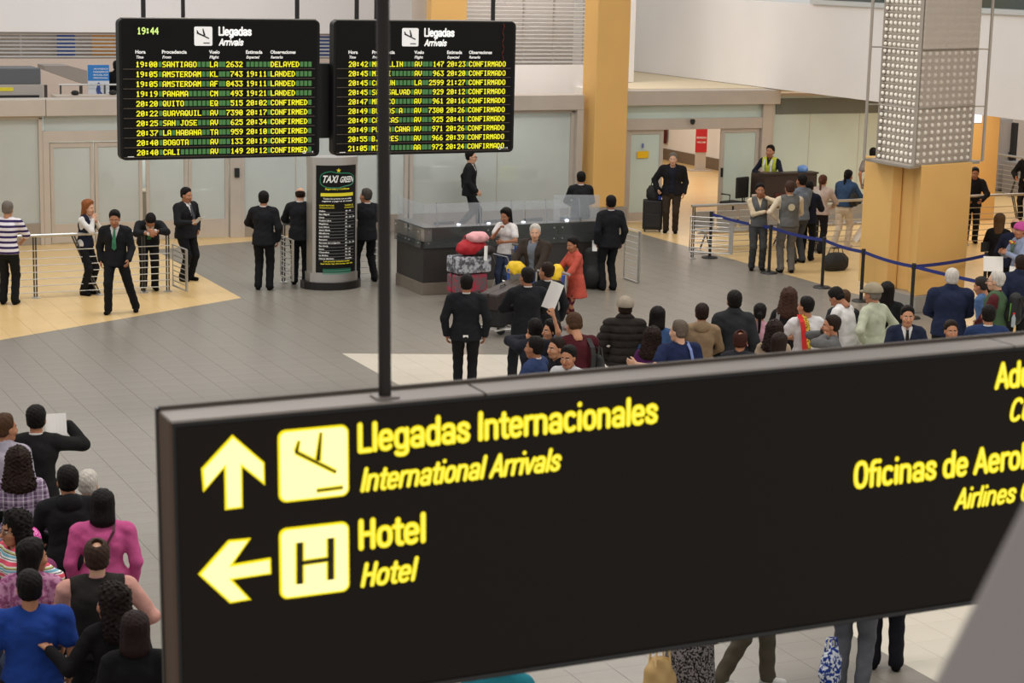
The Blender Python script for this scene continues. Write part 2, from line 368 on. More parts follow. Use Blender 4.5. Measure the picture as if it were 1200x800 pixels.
MB().lathe([(.01, -.08), (.035, -.07), (.05, -.045), (.055, -.02)], 12).obj('camera_dome', M_BLACKP, c, smooth=True)
# pale glass wall right of the gateway
glass_bay('window_6', 25.6, 29.3, .1, 2.95, (26.75, 28.2), M_FROSTG)
struct(bx(25.75, 29.0, YW-.03, YW-.01, 2.48, 2.86), 'reflection_strip', mat('dark_reflection', lin(108, 114, 108), .5))  # dark strip paints the reflection across the top of the glass
# ---------------------------------------------------------------- upper level
struct(bx(0, 21.2, YW+.3, 42.2, 2.62, 2.7), 'ceiling_office', M_WHITE)
struct(bx(0, 21.2, 42.2, 50.0, 1.87, 1.95), 'floor_upper', mat('upper_floor', lin(214, 190, 170), .4, var=.03))
struct(bx(0, 26, 50.0, 50.3, 1.9, 3.3), 'wall_upper_base', mat('upper_wall', lin(205, 190, 178), .8))
struct(bx(0, 26, 50.0, 50.3, 3.96, 9), 'wall_upper', M_WHITE)
struct(bx(0, 26, 50.9, 51.1, 3.2, 4.2), 'wall_recess', mat('recess', lin(196, 188, 180), .8))
struct(bx(17.6, 21.9, 43.1, 43.3, 1.95, 3.52), 'wall_parapet', M_WHITE)
struct(bx(21.9, 23.2, 43.1, 43.3, 3.1, 9), 'wall_return', M_WHITE)
struct(bx(23.0, 25.63, 48.6, 48.8, 3.1, 9), 'wall_return_back', M_WHITE)
struct(bx(17.6, 21.9, 43.9, 44.0, 3.3, 9), 'wall_louvre_back', mat('recess2', lin(205, 200, 195), .8))
M_SLAT = mat('louvre_slat', lin(205, 202, 198), .5, .3)
def louvres(name, x0, x1, y, z0, z1, n):
    p = bpy.data.objects.new(name, None); COL.objects.link(p); p['kind'] = 'structure'; p.location = (x0, y, z0)
    s = MB(); h = (z1-z0)/n; T = Matrix.Rotation(math.radians(32), 4, 'X')
    s.box(0, x1-x0, -.03, .03, -.008, .008, T=T); me = s.mesh('louvre_slat', M_SLAT)
    for k in range(n):
        o = bpy.data.objects.new('louvre_slat', me); COL.objects.link(o); o.parent = p; o.location = (0, 0, h*(k+.5))
    for x in np.arange(0, x1-x0+.01, (x1-x0)/4): bx(x-.02, x+.02, .03, .06, 0, z1-z0).obj('louvre_post', M_SLAT, p)
    return p
louvres('window_7', 0.2, 19.0, 50.1, 3.3, 3.96, 7)
louvres('window_8', 18.6, 21.85, 43.2, 3.55, 5.6, 22)
M_BLUEP = mat('blue_poster', lin(70, 105, 190), .6); M_ORP = mat('orange_poster', lin(230, 170, 95), .6)
for k, (x, m) in enumerate(((atY(67, 55, 50.4)[0], M_BLUEP), (atY(108, 55, 50.4)[0], M_ORP), (atY(374, 55, 50.4)[0], M_BLUEP))):
    tag(bx(x, x+.45+.35*(k == 1), 50.4, 50.43, 3.35, 3.9).obj('wall_poster', m), ('blue poster glimpsed through the left louvres above the banner', 'orange poster glimpsed through the louvres beside the left board', 'blue poster glimpsed through the louvres between the two boards')[k], 'poster')
struct(bx(17.65, 18.55, 42.8, 43.1, 1.95, 9), 'wall_column_upper', M_YELLOW)
# white upper wall along the low ceiling, glass band above
struct(bx(25.63, 25.9, 12, 50, 3.1, 5.15), 'wall_right', M_WHITE)
struct(bx(25.55, 25.95, 12, 39.0, 5.15, 5.25), 'trim_10', mat('ledge', lin(205, 210, 212), .4))
struct(bx(25.9, 25.95, 12, 39.0, 5.25, 7.5), 'window_9', mat('dark_glass', lin(70, 84, 80), .15, spec=.6))
struct(bx(25.9, 45, 14, YW, 3.1, 3.3), 'ceiling_low', mat('low_ceiling', lin(240, 226, 206), .9))
struct(bx(22, 30.2, YW+.31, 60, 3.0, 3.09), 'ceiling_corridor', mat('corridor_ceiling', lin(220, 205, 175), .9))
# corridor inside the gateway
struct(bx(30.0, 30.2, 41.2, 60, .3, 3.0), 'wall_corridor', mat('corridor_wall', lin(240, 237, 232), .8))
struct(bx(29.97, 30.2, 41.2, 60, 0, .34), 'baseboard_corridor', mat('corridor_base', lin(120, 104, 88), .6))
struct(bx(21.6, 21.8, 40.7, 60, 0, 3.0), 'wall_corridor_left', mat('corridor_wall', lin(240, 237, 232), .8))
struct(bx(21.6, 30.2, 60, 60.2, 0, 3.0), 'wall_corridor_end', mat('corridor_wall', lin(240, 237, 232), .8))
# office behind the left glass
struct(bx(0, 21.6, 42.1, 42.2, 0, 2.62), 'wall_office', mat('office_wall', lin(205, 208, 204), .9))
# ochre columns
struct(bx(20.62, 21.46, 40.1, 40.78, .42, 9), 'column_1', M_YELLOW, .02)
struct(bx(20.57, 21.51, 40.05, 40.83, 0, .42), 'column_plinth_1', mat('plinth_grey', lin(150, 146, 140), .5), .01)
struct(bx(20.3, 20.46, 40.36, 40.86, 0, 2.66), 'trim_11', M_FRAME, .005)
cc = [(20.84, 28.45), (21.42, 28.25), (22.35, 28.55), (22.7, 29.7), (21.55, 29.9)]
col2 = struct(MB().prism([(20.94, 28.16), (22.3, 28.5), (22.3, 29.75), (21.05, 29.55), (21.22, 28.75)][::1], .3, 2.62), 'column_2', M_YELLOW, .01)
struct(MB().prism([(20.95, 28.12), (22.33, 28.47), (22.33, 29.8), (21.0, 29.6)], 0, .3), 'column_plinth_2', mat('plinth_grey', lin(150, 146, 140), .5), .01)
struct(MB().prism([(20.98, 29.05), (21.14, 28.98), (21.3, 29.9), (20.99, 29.95)], .3, 2.62), 'column_3', M_YELLOW, .01)
# ================================================================ FOREGROUND SIGN
s_dir = np.array([math.cos(math.radians(-.97)), math.sin(math.radians(-.97)), math.tan(math.radians(.93))]); s_dir /= np.linalg.norm(s_dir)
s_nor = np.array([-math.sin(math.radians(-.97)), math.cos(math.radians(-.97)), 0.0])         # points away from the viewer
s_up = np.cross(s_dir, s_nor); s_up = s_up if s_up[2] > 0 else -s_up
def ray_plane(x, y, o, n): d = ray(x, y); return CP+d*(np.dot(o-CP, n)/np.dot(d, n))
SD = 5.1
s_o = atY(200, 495.5, SD)
def uv(x, y):
    P = ray_plane(x, y, s_o, s_nor)-s_o; return float(P@s_dir), float(P@s_up)
SH = -uv(660, 781)[1]
sign = thing('direction_sign', 'large black hanging sign with lit yellow arrows and airport directions in front', 'sign', s_o)
sign.matrix_world = Matrix.Translation(Vector(s_o)) @ Matrix((tuple(s_dir), tuple(s_nor), tuple(s_up))).transposed().to_4x4()
SL = uv(1200, 405)[0]*1.32
# thickness from the back edge of the top face
Pb = ray(181.5, 479.5); nb = s_up; tb = np.dot(s_o-CP, nb)/np.dot(Pb, nb); TH = float((CP+Pb*tb-s_o)@s_nor)*.84
M_SIGNF = mat('sign_face_black', lin(30, 22, 17), .5, spec=.2)
M_SIGNT = mat('sign_top_metal', lin(150, 142, 136), .5, .4, var=.06, vscale=3)
M_SIGNS = mat('sign_side_brown', lin(88, 68, 54), .5, .3)
lip = .016
bx(lip*.3, SL, .004, TH-.004, -SH, -.002).obj('sign_body', mat('sign_body_black', lin(26, 22, 20), .5), sign)
bx(lip, SL, .0, .004, -SH+lip, -lip).obj('sign_face', M_SIGNF, sign)
for a, b in ((0, .245*SL), (.247*SL, .745*SL), (.747*SL, SL)): bx(a, b, -.006, TH, -.002, .006).obj('top_cover', M_SIGNT, sign, .003)
bx(0, SL, TH-.012, TH+.004, .004, .016).obj('top_lip', mat('sign_lip', lin(96, 86, 78), .5, .3), sign, .003)
bx(-.004, lip*.3, 0, TH, -SH, .004).obj('side_panel', M_SIGNS, sign, .003)
bx(-.008, lip*.3, TH-.018, TH+.004, -SH, .012).obj('side_lip', M_BLACKM, sign, .002)
bx(0, SL, -.006, .004, -SH, -SH+lip).obj('bottom_rail', M_BLACKM, sign, .003)
def emis(name, col, s): return mat(name, (0, 0, 0), .6, emit=col, estr=s)
E_RIM = emis('lit_yellow_rim', (1.0, .80, .0), 1.05); E_OVER = emis('overexposed_core', (1.0, .92, .42), 1.25); E_TXT = emis('lit_yellow_letter', (1.0, .80, .005), 1.0)  # pale core paints the overexposed middle; rim keeps the acrylic's own yellow
E_TXTOVER = emis('overexposed_letter_core', (1.0, .9, .10), 1.1)  # paler colour for the overexposed middle of the letter strokes
XZ = Matrix(((1, 0, 0, 0), (0, 0, 1, 0), (0, 1, 0, 0), (0, 0, 0, 1)))     # prism drawn in (x,y) -> stands in (x,z), extruded along y
def flat(name, poly, y0, y1, m, parent):
    a = sum(poly[i][0]*poly[(i+1) % len(poly)][1]-poly[(i+1) % len(poly)][0]*poly[i][1] for i in range(len(poly)))
    if a < 0: poly = poly[::-1]
    mb = MB(); n = len(poly)
    vs = [(p[0], y0, p[1]) for p in poly]+[(p[0], y1, p[1]) for p in poly]
    mb.add(vs, [tuple(range(n)), tuple(range(2*n-1, n-1, -1))]+[(i, n+i, n+(i+1) % n, (i+1) % n) for i in range(n)])
    return mb.obj(name, m, parent)
def inset(poly, d):
    n = len(poly); a = sum(poly[i][0]*poly[(i+1) % n][1]-poly[(i+1) % n][0]*poly[i][1] for i in range(n)); s = 1 if a > 0 else -1; out = []
    for i in range(n):
        p0, p1, p2 = (Vector(poly[(i+k) % n]) for k in (-1, 0, 1))
        n1 = Vector((-(p1-p0).y, (p1-p0).x)).normalized()*s; n2 = Vector((-(p2-p1).y, (p2-p1).x)).normalized()*s
        b = (n1+n2); k = max(.35, b.dot(n1)); out.append(tuple(p1+b*(d/k)))
    return out
def rrect(x0, x1, z0, z1, r, n=5):
    out = []
    for cx, cz, a0 in ((x1-r, z1-r, 0), (x0+r, z1-r, 90), (x0+r, z0+r, 180), (x1-r, z0+r, 270)):
        for k in range(n+1): a = math.radians(a0+90*k/n); out.append((cx+r*math.cos(a), cz+r*math.sin(a)))
    return out
zu = lambda X, Y: uv(220+X/5.4545, 470+Y/5.4545)
arrow_up = [zu(*p) for p in ((285, 213), (487, 388), (490, 534), (345, 418), (348, 678), (237, 692), (232, 420), (98, 577), (85, 430))]
zl = lambda X, Y: uv(220+X/4, 590+Y/4)
arrow_left = [zl(*p) for p in ((48, 330), (190, 170), (293, 160), (208, 282), (387, 252), (389, 327), (208, 354), (295, 447), (195, 464))]
for n, poly in (('up_arrow', arrow_up), ('left_arrow', arrow_left)):
    r = flat(n, poly, -.006, 0, E_RIM, sign); flat('arrow_overexposure', inset(poly, .0058), -.008, -.006, E_OVER, r)  # pale inset stands in for overexposure, not a separate piece
def icon_plate(name, x0, x1, z0, z1):
    r = flat(name, rrect(x0, x1, z0, z1, .022), -.006, 0, E_RIM, sign)
    flat('plate_overexposure', rrect(x0+.006, x1-.006, z0+.006, z1-.006, .018), -.008, -.006, E_OVER, r); return r
a = zu(573, 187); b = zu(1028, 600); plane_plate = icon_plate('plane_pictogram', a[0], b[0], zu(580, 648)[1], a[1])
def stroke(p, q, w0, w1):
    d = Vector((q[0]-p[0], q[1]-p[1])).normalized(); n = Vector((-d.y, d.x))
    return [(p[0]+n.x*w0, p[1]+n.y*w0), (p[0]-n.x*w0, p[1]-n.y*w0), (q[0]-n.x*w1, q[1]-n.y*w1), (q[0]+n.x*w1, q[1]+n.y*w1)]
def plane_icon(parent, S, rim, ink, y, k):
    segs = [((682, 318), (942, 448), 11, 9), ((845, 195), (826, 375), 6, 17), ((705, 248), (688, 318), 5, 13), ((818, 567), (986, 545), 9, 9)]
    for p, q, w0, w1 in segs:
        if rim: flat('pictogram_rim', stroke(S(*p), S(*q), (w0+7)*k, (w1+7)*k), y-.001, y, rim, parent)
        flat('pictogram_stroke', stroke(S(*p), S(*q), w0*k*.75, w1*k*.75), y-.002, y-.001 if rim else y, ink, parent)
KK = abs(zu(1000, 400)[0]-zu(900, 400)[0])/100
M_INK = mat('pictogram_ink', lin(40, 28, 8), .6)
plane_icon(plane_plate, zu, E_RIM, M_INK, -.008, KK)
a = zl(426, 117); b = zl(756, 400); h_plate = icon_plate('hotel_pictogram', a[0], b[0], zl(430, 448)[1], a[1])
HK = abs(zl(600, 300)[0]-zl(500, 300)[0])/100
H0 = zl(521, 178); H1 = zl(521, 372); H2 = zl(666, 157); H3 = zl(666, 352)
for (p, q, w) in ((H0, H1, 16), (H2, H3, 16), (((H0[0]), (H0[1]+H1[1])/2), ((H2[0]), (H2[1]+H3[1])/2), 9)):
    flat('pictogram_rim', stroke(p, q, (w+6)*HK, (w+6)*HK), -.009, -.008, E_RIM, h_plate)
for (p, q, w) in ((H0, H1, 14), (H2, H3, 14), (((H0[0]), (H0[1]+H1[1])/2), ((H2[0]), (H2[1]+H3[1])/2), 9)):
    flat('pictogram_stroke', stroke(p, q, w*HK, w*HK), -.0095, -.009, M_INK, h_plate)
def sign_text(txt, p0, p1, ptop, shear=0, fit=None, bold=.034):
    a, b, t = uv(*p0), uv(*p1), uv(*ptop); cap = t[1]-a[1]
    for th, y, m, nm in ((.182, -.003, E_TXT, 'lettering'), (.07, -.0045, E_TXTOVER, 'lettering_overexposure')):  # thin inner stroke paints the overexposed centre of each letter
        d_ = cap*(.182-th)/2; o, f = stroke_text(txt, a[0], a[1]+d_, b[0]-a[0], cap-2*d_, shear, cap*th, fit)
        par = sign if nm == 'lettering' else par
        ob = MB().add([(p[0], y, p[1]) for p in o], [fc for fc in f]).obj(nm, m, par)
        par = ob
sign_text('Llegadas Internacionales', (418, 531.7), (768, 498.5), (418, 494.5))
sign_text('International Arrivals', (420.7, 577.3), (653, 551.9), (424, 547), .2, bold=.038)
sign_text('Hotel', (419, 645.5), (497, 636.7), (419, 607.5))
sign_text('Hotel', (421, 689), (484, 681.5), (424, 658.5), .2, bold=.038)
sign_text('Oficinas de Aerolíneas', (998.7, 574), (1198.6, 552.5), (998.7, 540), fit='Oficinas de Aerol')
sign_text('Airlines Offices', (1117.5, 598), (1186, 591.8), (1121, 571.5), .2, fit='Airlines', bold=.038)
sign_text('Aduana', (1165.6, 457), (1193, 453.5), (1165.6, 424), fit='Ad')
sign_text('Customs', (1180, 495), (1193, 493.5), (1183, 466), .2, fit='C', bold=.03)
pu = uv(451, 463)[0]*1.0
pb = atZ(451, 463, s_o[2]); rod = sign.matrix_world.inverted() @ Vector(ray_plane(451, 463, s_o+s_up*.012, s_up))
for k, ru in enumerate((rod.x, SL-rod.x)):
    bx(ru-.035, ru+.035, rod.y-.03, rod.y+.03, .006, .012).obj('hanger_plate', M_SIGNT, sign)
    MB().tube([(ru, rod.y, .01), (ru, rod.y, 3.4)], .0185, 16).obj('hanger_pole', mat('pole_black', lin(34, 29, 26), .4, .3), sign, smooth=False)

# ================================================================ ARRIVALS BOARDS
M_BFACE = mat('board_face', (.006, .006, .006), .6, spec=.15); M_BFRM = mat('board_frame', (.010, .010, .010), .5, spec=.2)
M_CELLG = mat('blank_flap_green', (.01, .03, .012), .5, emit=(.05, .16, .04), estr=1.0)
M_CELLD = mat('flap_dark', (.005, .005, .005), .6, spec=.15)
E_FLAP = emis('flap_yellow', (.95, .88, .02), 1.1); E_CLK = emis('clock_green', (.75, 1.0, .25), 1.1); M_WLET = mat('white_letter', lin(240, 238, 235), .6, emit=(1, 1, 1), estr=.25)
M_GRV = mat('row_groove', lin(96, 84, 74), .4, .5)
def board(x0, x1, rows, clock, label):
    Y = 24.5; W = x1-x0; Z0, Z1 = 3.405, 5.175; Hh = Z1-Z0
    b = thing('arrivals_board', label, 'board', (x0, Y, Z0), 0, None)
    r = flat('board_housing', rrect(0, W, 0, Hh, .07), .0, .16, M_BFRM, b)
    flat('board_face', rrect(.035, W-.035, .035, Hh-.02, .03), -.004, 0, M_BFACE, b)
    flat('pale_top_edge', rrect(.05, W-.05, Hh+.0, Hh+.012, .005), .0, .15, mat('board_top', lin(150, 146, 140), .4), b)  # pale strip along the top of the housing
    u = lambda px: (px-x0p)/(x1p-x0p)*W
    return b, W, Hh
def board_text(b, txt, x, z, w, cap, m, shear=0, bold=.03, nm='lettering', y=-.007):
    o, f = text_arr(txt, x, z, w, cap, shear, bold); return MB().add([(p[0], y, p[1]) for p in o], f).obj(nm, m, b)
def fill_board(b, W, Hh, rows, clock, left, pitch):
    # header
    s = Hh/167.0
    ix = W*.365; iz = Hh-.335; iw = .235
    ic = flat('plane_pictogram', rrect(ix, ix+iw, iz, iz+.24, .02), -.008, -.004, M_WLET, b)
    S = lambda X, Yq: (ix+(X-575)/453*iw, iz+.24-(Yq-180)/468*.24)
    for p, q, w0, w1 in [((640, 330), (945, 470), 20, 14), ((790, 230), (830, 400), 12, 26), ((640, 270), (665, 330), 12, 20), ((800, 580), (960, 580), 12, 12)]:
        flat('pictogram_stroke', stroke(S(*p), S(*q), w0*iw/453, w1*iw/453), -.010, -.008, M_BLACK, ic)
    for tx_, x_, z_, w_, c_, sh_ in (('Llegadas', ix+iw+.08, iz+.125, .43, .12, 0), ('Arrivals', ix+iw+.085, iz, .31, .095, .2)):
        o, f = stroke_text(tx_, x_, z_, w_, c_, sh_, c_*.19); MB().add([(q[0], -.007, q[1]) for q in o], f).obj('lettering', M_WLET, b)
    for t1, t2, fx, w1, w2 in (('Hora', 'Time', 0, .13, .095), ('Procedencia', 'From', 6, .32, .11), ('Vuelo', 'Flight', 16.8, .14, .12), ('Estimada', 'Expected', 25.4, .22, .17), ('Observaciones', 'Remarks', 31.2, .34, .16)):
        board_text(b, t1, left+fx*pitch, Hh-.435, w1, .045, M_WLET, 0, .035); board_text(b, t2, left+fx*pitch+.005, Hh-.495, w2, .036, M_WLET, .2, .03)
    rh = Hh*.0695
    if clock:
        flat('clock_window', rrect(left-.02, left+.45, Hh-.22, Hh-.08, .005), -.006, -.004, M_CELLD, b)
        ck = MB()
        for k_, ch in enumerate(clock): dot_char(ck, ch, left+.03+k_*.056, Hh-.195, .044, .085, -.007)
        ck.obj('clock_characters', E_CLK, b, kind='stuff')
    for i, (tm, city, al, fl, est, rem) in enumerate(rows):
        zc = Hh*(1-.322)-rh*i
        row = bx(left-.06, W-.1, -.006, -.003, zc-rh*.36, zc+rh*.40).obj('flap_row', M_CELLD, b)
        gm = bx(left-.16, W-.07, -.014, -.003, zc-rh*.50, zc-rh*.43).obj('row_ledge', M_GRV, b)
        cells = MB(); letters = MB()
        items = [(0, tm, 5), (6, city, 10), (16.9, al, 2), (19.7, fl.rjust(5), 5), (25.4, est, 5), (31.2, rem, 10)]
        blanks = [5.1, 16.0, 18.95, 30.4]
        for fx, s_, n in items:
            s_ = s_.ljust(n)
            for k, ch in enumerate(s_):
                xx = left+(fx+k)*pitch
                if ch == ' ': cells.box(xx+.006, xx+pitch-.008, -.009, -.006, zc-rh*.26, zc+rh*.28)
                else:
                    dot_char(letters, ch, xx+.005, zc-rh*.27, pitch-.013, rh*.56, -.010)
        for fx in blanks: cells.box(left+fx*pitch+.006, left+fx*pitch+pitch-.012, -.009, -.006, zc-rh*.26, zc+rh*.28)
        cells.obj('blank_flaps', M_CELLG, row, kind='stuff'); letters.obj('flap_characters', E_FLAP, row, kind='stuff')
    ring = MB().tube([(W-.21+.022*math.cos(a), -.006, .06+.016*math.sin(a)) for a in np.linspace(0, 2*PI, 13)], .005, 5).obj('maker_mark', M_WLET, b)
    bx(W-.18, W-.09, -.006, -.004, .05, .07).obj('maker_mark', M_WLET, b)
    bx(.09, .17, -.006, -.004, .04, .048).obj('maker_mark', M_WLET, b)
C1, C2 = 'CONFIRMED', 'CONFIRMADO'
ROWS1 = [('19:00', 'SANTIAGO', 'LA', '2632', '', 'DELAYED'), ('19:05', 'AMSTERDAM', 'KL', '743', '19:11', 'LANDED'), ('19:05', 'AMSTERDAM', 'AF', '8433', '19:11', 'LANDED'),
         ('19:19', 'PANAMA', 'CM', '493', '19:21', 'LANDED'), ('20:20', 'QUITO', 'EQ', '515', '20:02', C1), ('20:22', 'GUAYAQUIL', 'AV', '7390', '20:17', C1), ('20:25', 'SAN JOSE', 'AV', '625', '20:34', C1),
         ('20:37', 'LA HABANA', 'TA', '959', '20:10', C1), ('20:40', 'BOGOTA', 'AV', '133', '20:19', C1), ('20:40', 'CALI', 'AV', '149', '20:12', C1)]
ROWS2 = [('20:42', 'MEDELLIN', 'AV', '147', '20:23', C2), ('20:45', 'MIAMI', 'AV', '963', '20:20', C2), ('20:45', 'CANCUN', 'LA', '2599', '21:27', C2), ('20:45', 'SAN SALVAD', 'AV', '929', '20:12', C2),
         ('20:47', 'MEXICO', 'AV', '961', '20:16', C2), ('20:49', 'BUENOS A', 'AV', '7380', '20:26', C2), ('20:49', 'CARACAS', 'AV', '925', '20:41', C2), ('20:49', 'PUNTA CANA', 'AV', '971', '20:26', C2),
         ('20:55', 'B.AIRES', 'AV', '966', '20:39', C2), ('21:05', 'MIAMI', 'AA', '972', '20:24', C2)]
x0p = x1p = 0
b1, W1, HB = board(5.9, 8.54, ROWS1, '19:44', 'black arrivals board with yellow flaps and clock reading 19:44, left of the two')
fill_board(b1, W1, HB, ROWS1, '19:44', .205, .0565)
b2, W2, HB = board(8.73, 11.35, ROWS2, None, 'black arrivals board without a clock, behind the hanging pole, right of the two')
fill_board(b2, W2, HB, ROWS2, None, .205, .0552)
MB().tube([(W2-.19+.012*math.sin(k*1.7), -.008, HB-.03-.04*k) for k in range(18)], .005, 5).obj('red_scribble', mat('red_mark', lin(110, 35, 30), .7), b2)
for bb, xs, X0 in ((b1, (6.23, 8.25), 5.9), (b2, (9.07, 11.03), 8.73)):
    for x in xs: MB().tube([(x-X0, .06, HB), (x-X0, .06, 4.5)], .03, 10).obj('hanger_rod', M_BLACKM, bb)
bp = thing('board_rear_housing', 'plain black rear housing hung behind the pair of arrivals boards', 'board', (5.99, 24.72, 3.62))
flat('rear_panel', rrect(0, 4.4, 0, .98, .03), 0, .22, mat('rear_black', (.015, .015, .016), .5), bp)
for x in (.82, 3.45): MB().tube([(x, .1, .98), (x, .1, 4.5)], .026, 10).obj('hanger_rod', M_BLACKM, bp)

# ================================================================ TAXI TOTEM
def taxi():
    t = thing('taxi_totem', 'tall curved taxi price totem with black panel and steel edges by the railing', 'kiosk', (12.03, 33.75, 0))
    bowx = lambda x, R=.62: -math.sqrt(max(R*R-x*x, 0))+R*.55
    def curved(z0, z1, hw, off, name, m, par=t, n=14, back=True):
        f = [(x, bowx(x)-off) for x in np.linspace(-hw, hw, n)]
        poly = f+[(hw, .22), (-hw, .22)] if back else f+[(x, y+.004) for x, y in f[::-1]]
        return MB().prism(poly, z0, z1).obj(name, m, par)
    curved(0, .14, .55, .06, 'base', M_BLACKM); curved(.14, .30, .46, .0, 'steel_foot', M_STEEL); curved(2.28, 2.42, .44, .0, 'steel_cap', M_STEEL)
    curved(.3, 2.28, .43, .0, 'core', M_STEEL); pan = curved(.32, 2.28, .38, .006, 'price_panel', mat('totem_black', (.008, .008, .008), .5, spec=.2), back=False)
    Yb, Gb = mat('totem_yellow', lin(225, 210, 40), .5, emit=(.8, .7, .05), estr=.12), mat('totem_green', lin(30, 110, 80), .5)
    Wl = mat('totem_white', lin(225, 225, 220), .5, emit=(1, 1, 1), estr=.1)
    def tx(s, x, z, w, cap, m, sh=0, bold=.03, y=.014):
        o, f = text_arr(s, x, z, w, cap, sh, bold); return MB().add([(p[0], bowx(p[0])-y, p[1]) for p in o], f).obj('lettering', m, pan)
    def bar(x0, x1, z0, z1, m, n='panel_bar', y=.009):
        xs = np.linspace(x0, x1, 9); mb = MB(); vs = [(x, bowx(x)-y, z0) for x in xs]+[(x, bowx(x)-y, z1) for x in xs]
        return mb.add(vs, [(i, i+1, 10+i, 9+i) for i in range(8)]).obj(n, m, pan)
    # logo: green rounded outline, star
    pts = []
    for a in np.linspace(0, 2*PI, 29): pts.append((.32*math.copysign(abs(math.cos(a))**.55, math.cos(a)), 2.02+.15*math.copysign(abs(math.sin(a))**.7, math.sin(a))*(1 if math.cos(a) < 0 else .8)))
    MB().tube([(x, bowx(x)-.012, z) for x, z in pts], .012, 5).obj('logo_outline', Gb, pan)
    tx('TAXI', -.30, 1.97, .27, .13, Wl, .25); tx('GREEN', 0.02, 1.97, .28, .11, Wl, .25)
    MB().add([(x*.6, bowx(0)-.02, 2.19+z*.6) for x, z in [(.08*(1 if k % 2 == 0 else .4)*math.sin(k*PI/5), .08*(1 if k % 2 == 0 else .4)*math.cos(k*PI/5)) for k in range(10)]], [tuple(range(10))]).obj('logo_star', Yb, pan)
    tx('Seguridad y Confianza', -.24, 1.84, .46, .035, Yb, .2)
    bar(-.31, .31, 1.72, 1.78, Yb)
    tx('Todos los precios son en soles', -.27, 1.665, .54, .028, Wl); tx('registrar y pagar en el counter', -.29, 1.62, .58, .028, Wl)
    tx('DISTRITOS', -.33, 1.54, .25, .028, Yb); tx('TARIFA S/.', .12, 1.54, .2, .028, Yb)
    bar(-.33, -.07, 1.505, 1.515, Yb); bar(.12, .33, 1.505, 1.515, Yb)
    D = ['Callao', 'San Miguel', 'Lince', 'Pueblo Libre', 'Magdalena', 'Los Olivos', 'Jesus Maria', 'Miraflores', 'San Isidro', 'Barranco', 'San Juan de Lurigancho', 'San Borja', 'Surco', 'Chorrillos', 'La Molina', 'Otros distritos']
    N = ['40 - 45', '45', '45 - 50 - 55', '50', '50', '50 - 55', '50', '55', '55', '60', '60 - 65 - 70', '60', '60 - 65', '70 - 80', '70 - 80', 'Consultar']
    for k, (a, b) in enumerate(zip(D, N)):
        z = 1.44-k*.058; tx(a, -.335, z, .017*len(a), .026, Wl, bold=.04); tx(b, .14, z, .017*len(b), .026, Wl, bold=.04)
        bar(-.335, .335, z-.016, z-.011, mat('totem_rule', lin(150, 150, 150), .5))
    tx('Los precios incluyen peajes', -.26, .52, .5, .026, Yb); tx('Servicio las 24 horas del dia', -.31, .475, .62, .026, Yb)
    for k in range(4): bar(-.27, .27, .36-k*.027*1.0+.015, .378-k*.027+.015, Gb if k % 2 == 0 else mat('totem_teal', lin(90, 150, 130), .5))
taxi()

# ================================================================ RAILINGS
def railing(label, p0, p1, posts, top=1.1, bars=(.1, .22, .34, .46, .58, .70, .84), tilt=None, cat='railing'):
    p0, p1 = Vector(p0+(0,)), Vector(p1+(0,)); L = (p1-p0).length; rz = math.atan2(p1.y-p0.y, p1.x-p0.x)
    t = thing('steel_railing', label, cat, p0, rz)
    MB().tube([(0, 0, top), (L, 0, top)], .03, 12).obj('handrail', M_STEEL, t)
    for z in bars: MB().tube([(0, -.03, z), (L, -.03, z)], .009, 6).obj('rail_bar', M_STEEL, t)
    for i, x in enumerate(posts):
        dx = (tilt or {}).get(i, 0)
        for s in (-.022, .022): MB().tube([(x+s, 0, 0), (x+s+dx, 0, top-.02)], .014, 8).obj('post', M_DARKSTEEL, t)
        MB().lathe([(.075, 0), (.075, .012), (.03, .03)], 12, c=(x, 0, 0)).obj('foot_plate', M_STEEL, t)
    return t
def gate(label, p0, p1, z0=.18, z1=.92, n=7):
    p0, p1 = Vector(p0+(0,)), Vector(p1+(0,)); L = (p1-p0).length; rz = math.atan2(p1.y-p0.y, p1.x-p0.x)
    t = thing('railing_gate', label, 'gate', p0, rz)
    MB().tube([(0, 0, z0), (L, 0, z0), (L, 0, z1), (0, 0, z1), (0, 0, z0)], .018, 8).obj('gate_frame', M_STEEL, t)
    bx(L-.05, L+.04, -.012, .012, z0, z1).obj('edge_plate', M_STEEL, t, .004)
    for k in range(n): MB().tube([(0, 0, z0+(z1-z0)*(k+1)/(n+1)), (L, 0, z0+(z1-z0)*(k+1)/(n+1))], .009, 6).obj('rail_bar', M_STEEL, t)
railing('steel railing on ochre tiles in front of the left doors', (4.2, 34.2), (9.1, 34.2), (.5, 2.5, 3.62, 4.42, 4.86), tilt={2: -.45})
gate('steel gate panel at the right end of the left railing', (9.14, 34.15), (9.2, 33.45), .12, .86)
railing('steel railing running behind the taxi totem', (11.3, 34.55), (13.25, 34.55), (.05, 1.85))
gate('steel gate panel standing out left of the taxi totem', (11.28, 34.5), (11.28, 33.8), .15, .9)
gate('steel gate panel right of the counter beside the black backpack', (17.75, 33.1), (17.75, 32.5), .02, 1.0)
railing('long steel railing on ochre tiles behind the rope barrier', (20.3, 35.0), (33.0, 35.0), (.06, 1.55, 3.1, 4.7, 6.3, 7.05, 8.6, 10.5), tilt={6: -.35})
gate('steel gate panel at the left end of the long right railing', (20.3, 35.02), (20.95, 34.45), .15, .88)
railing('far steel railing by the grey cabinets, behind the leaning man', (34.5, 44.0), (34.5, 38.5), (.1, 1.6, 3.2, 4.6), tilt={1: .4})

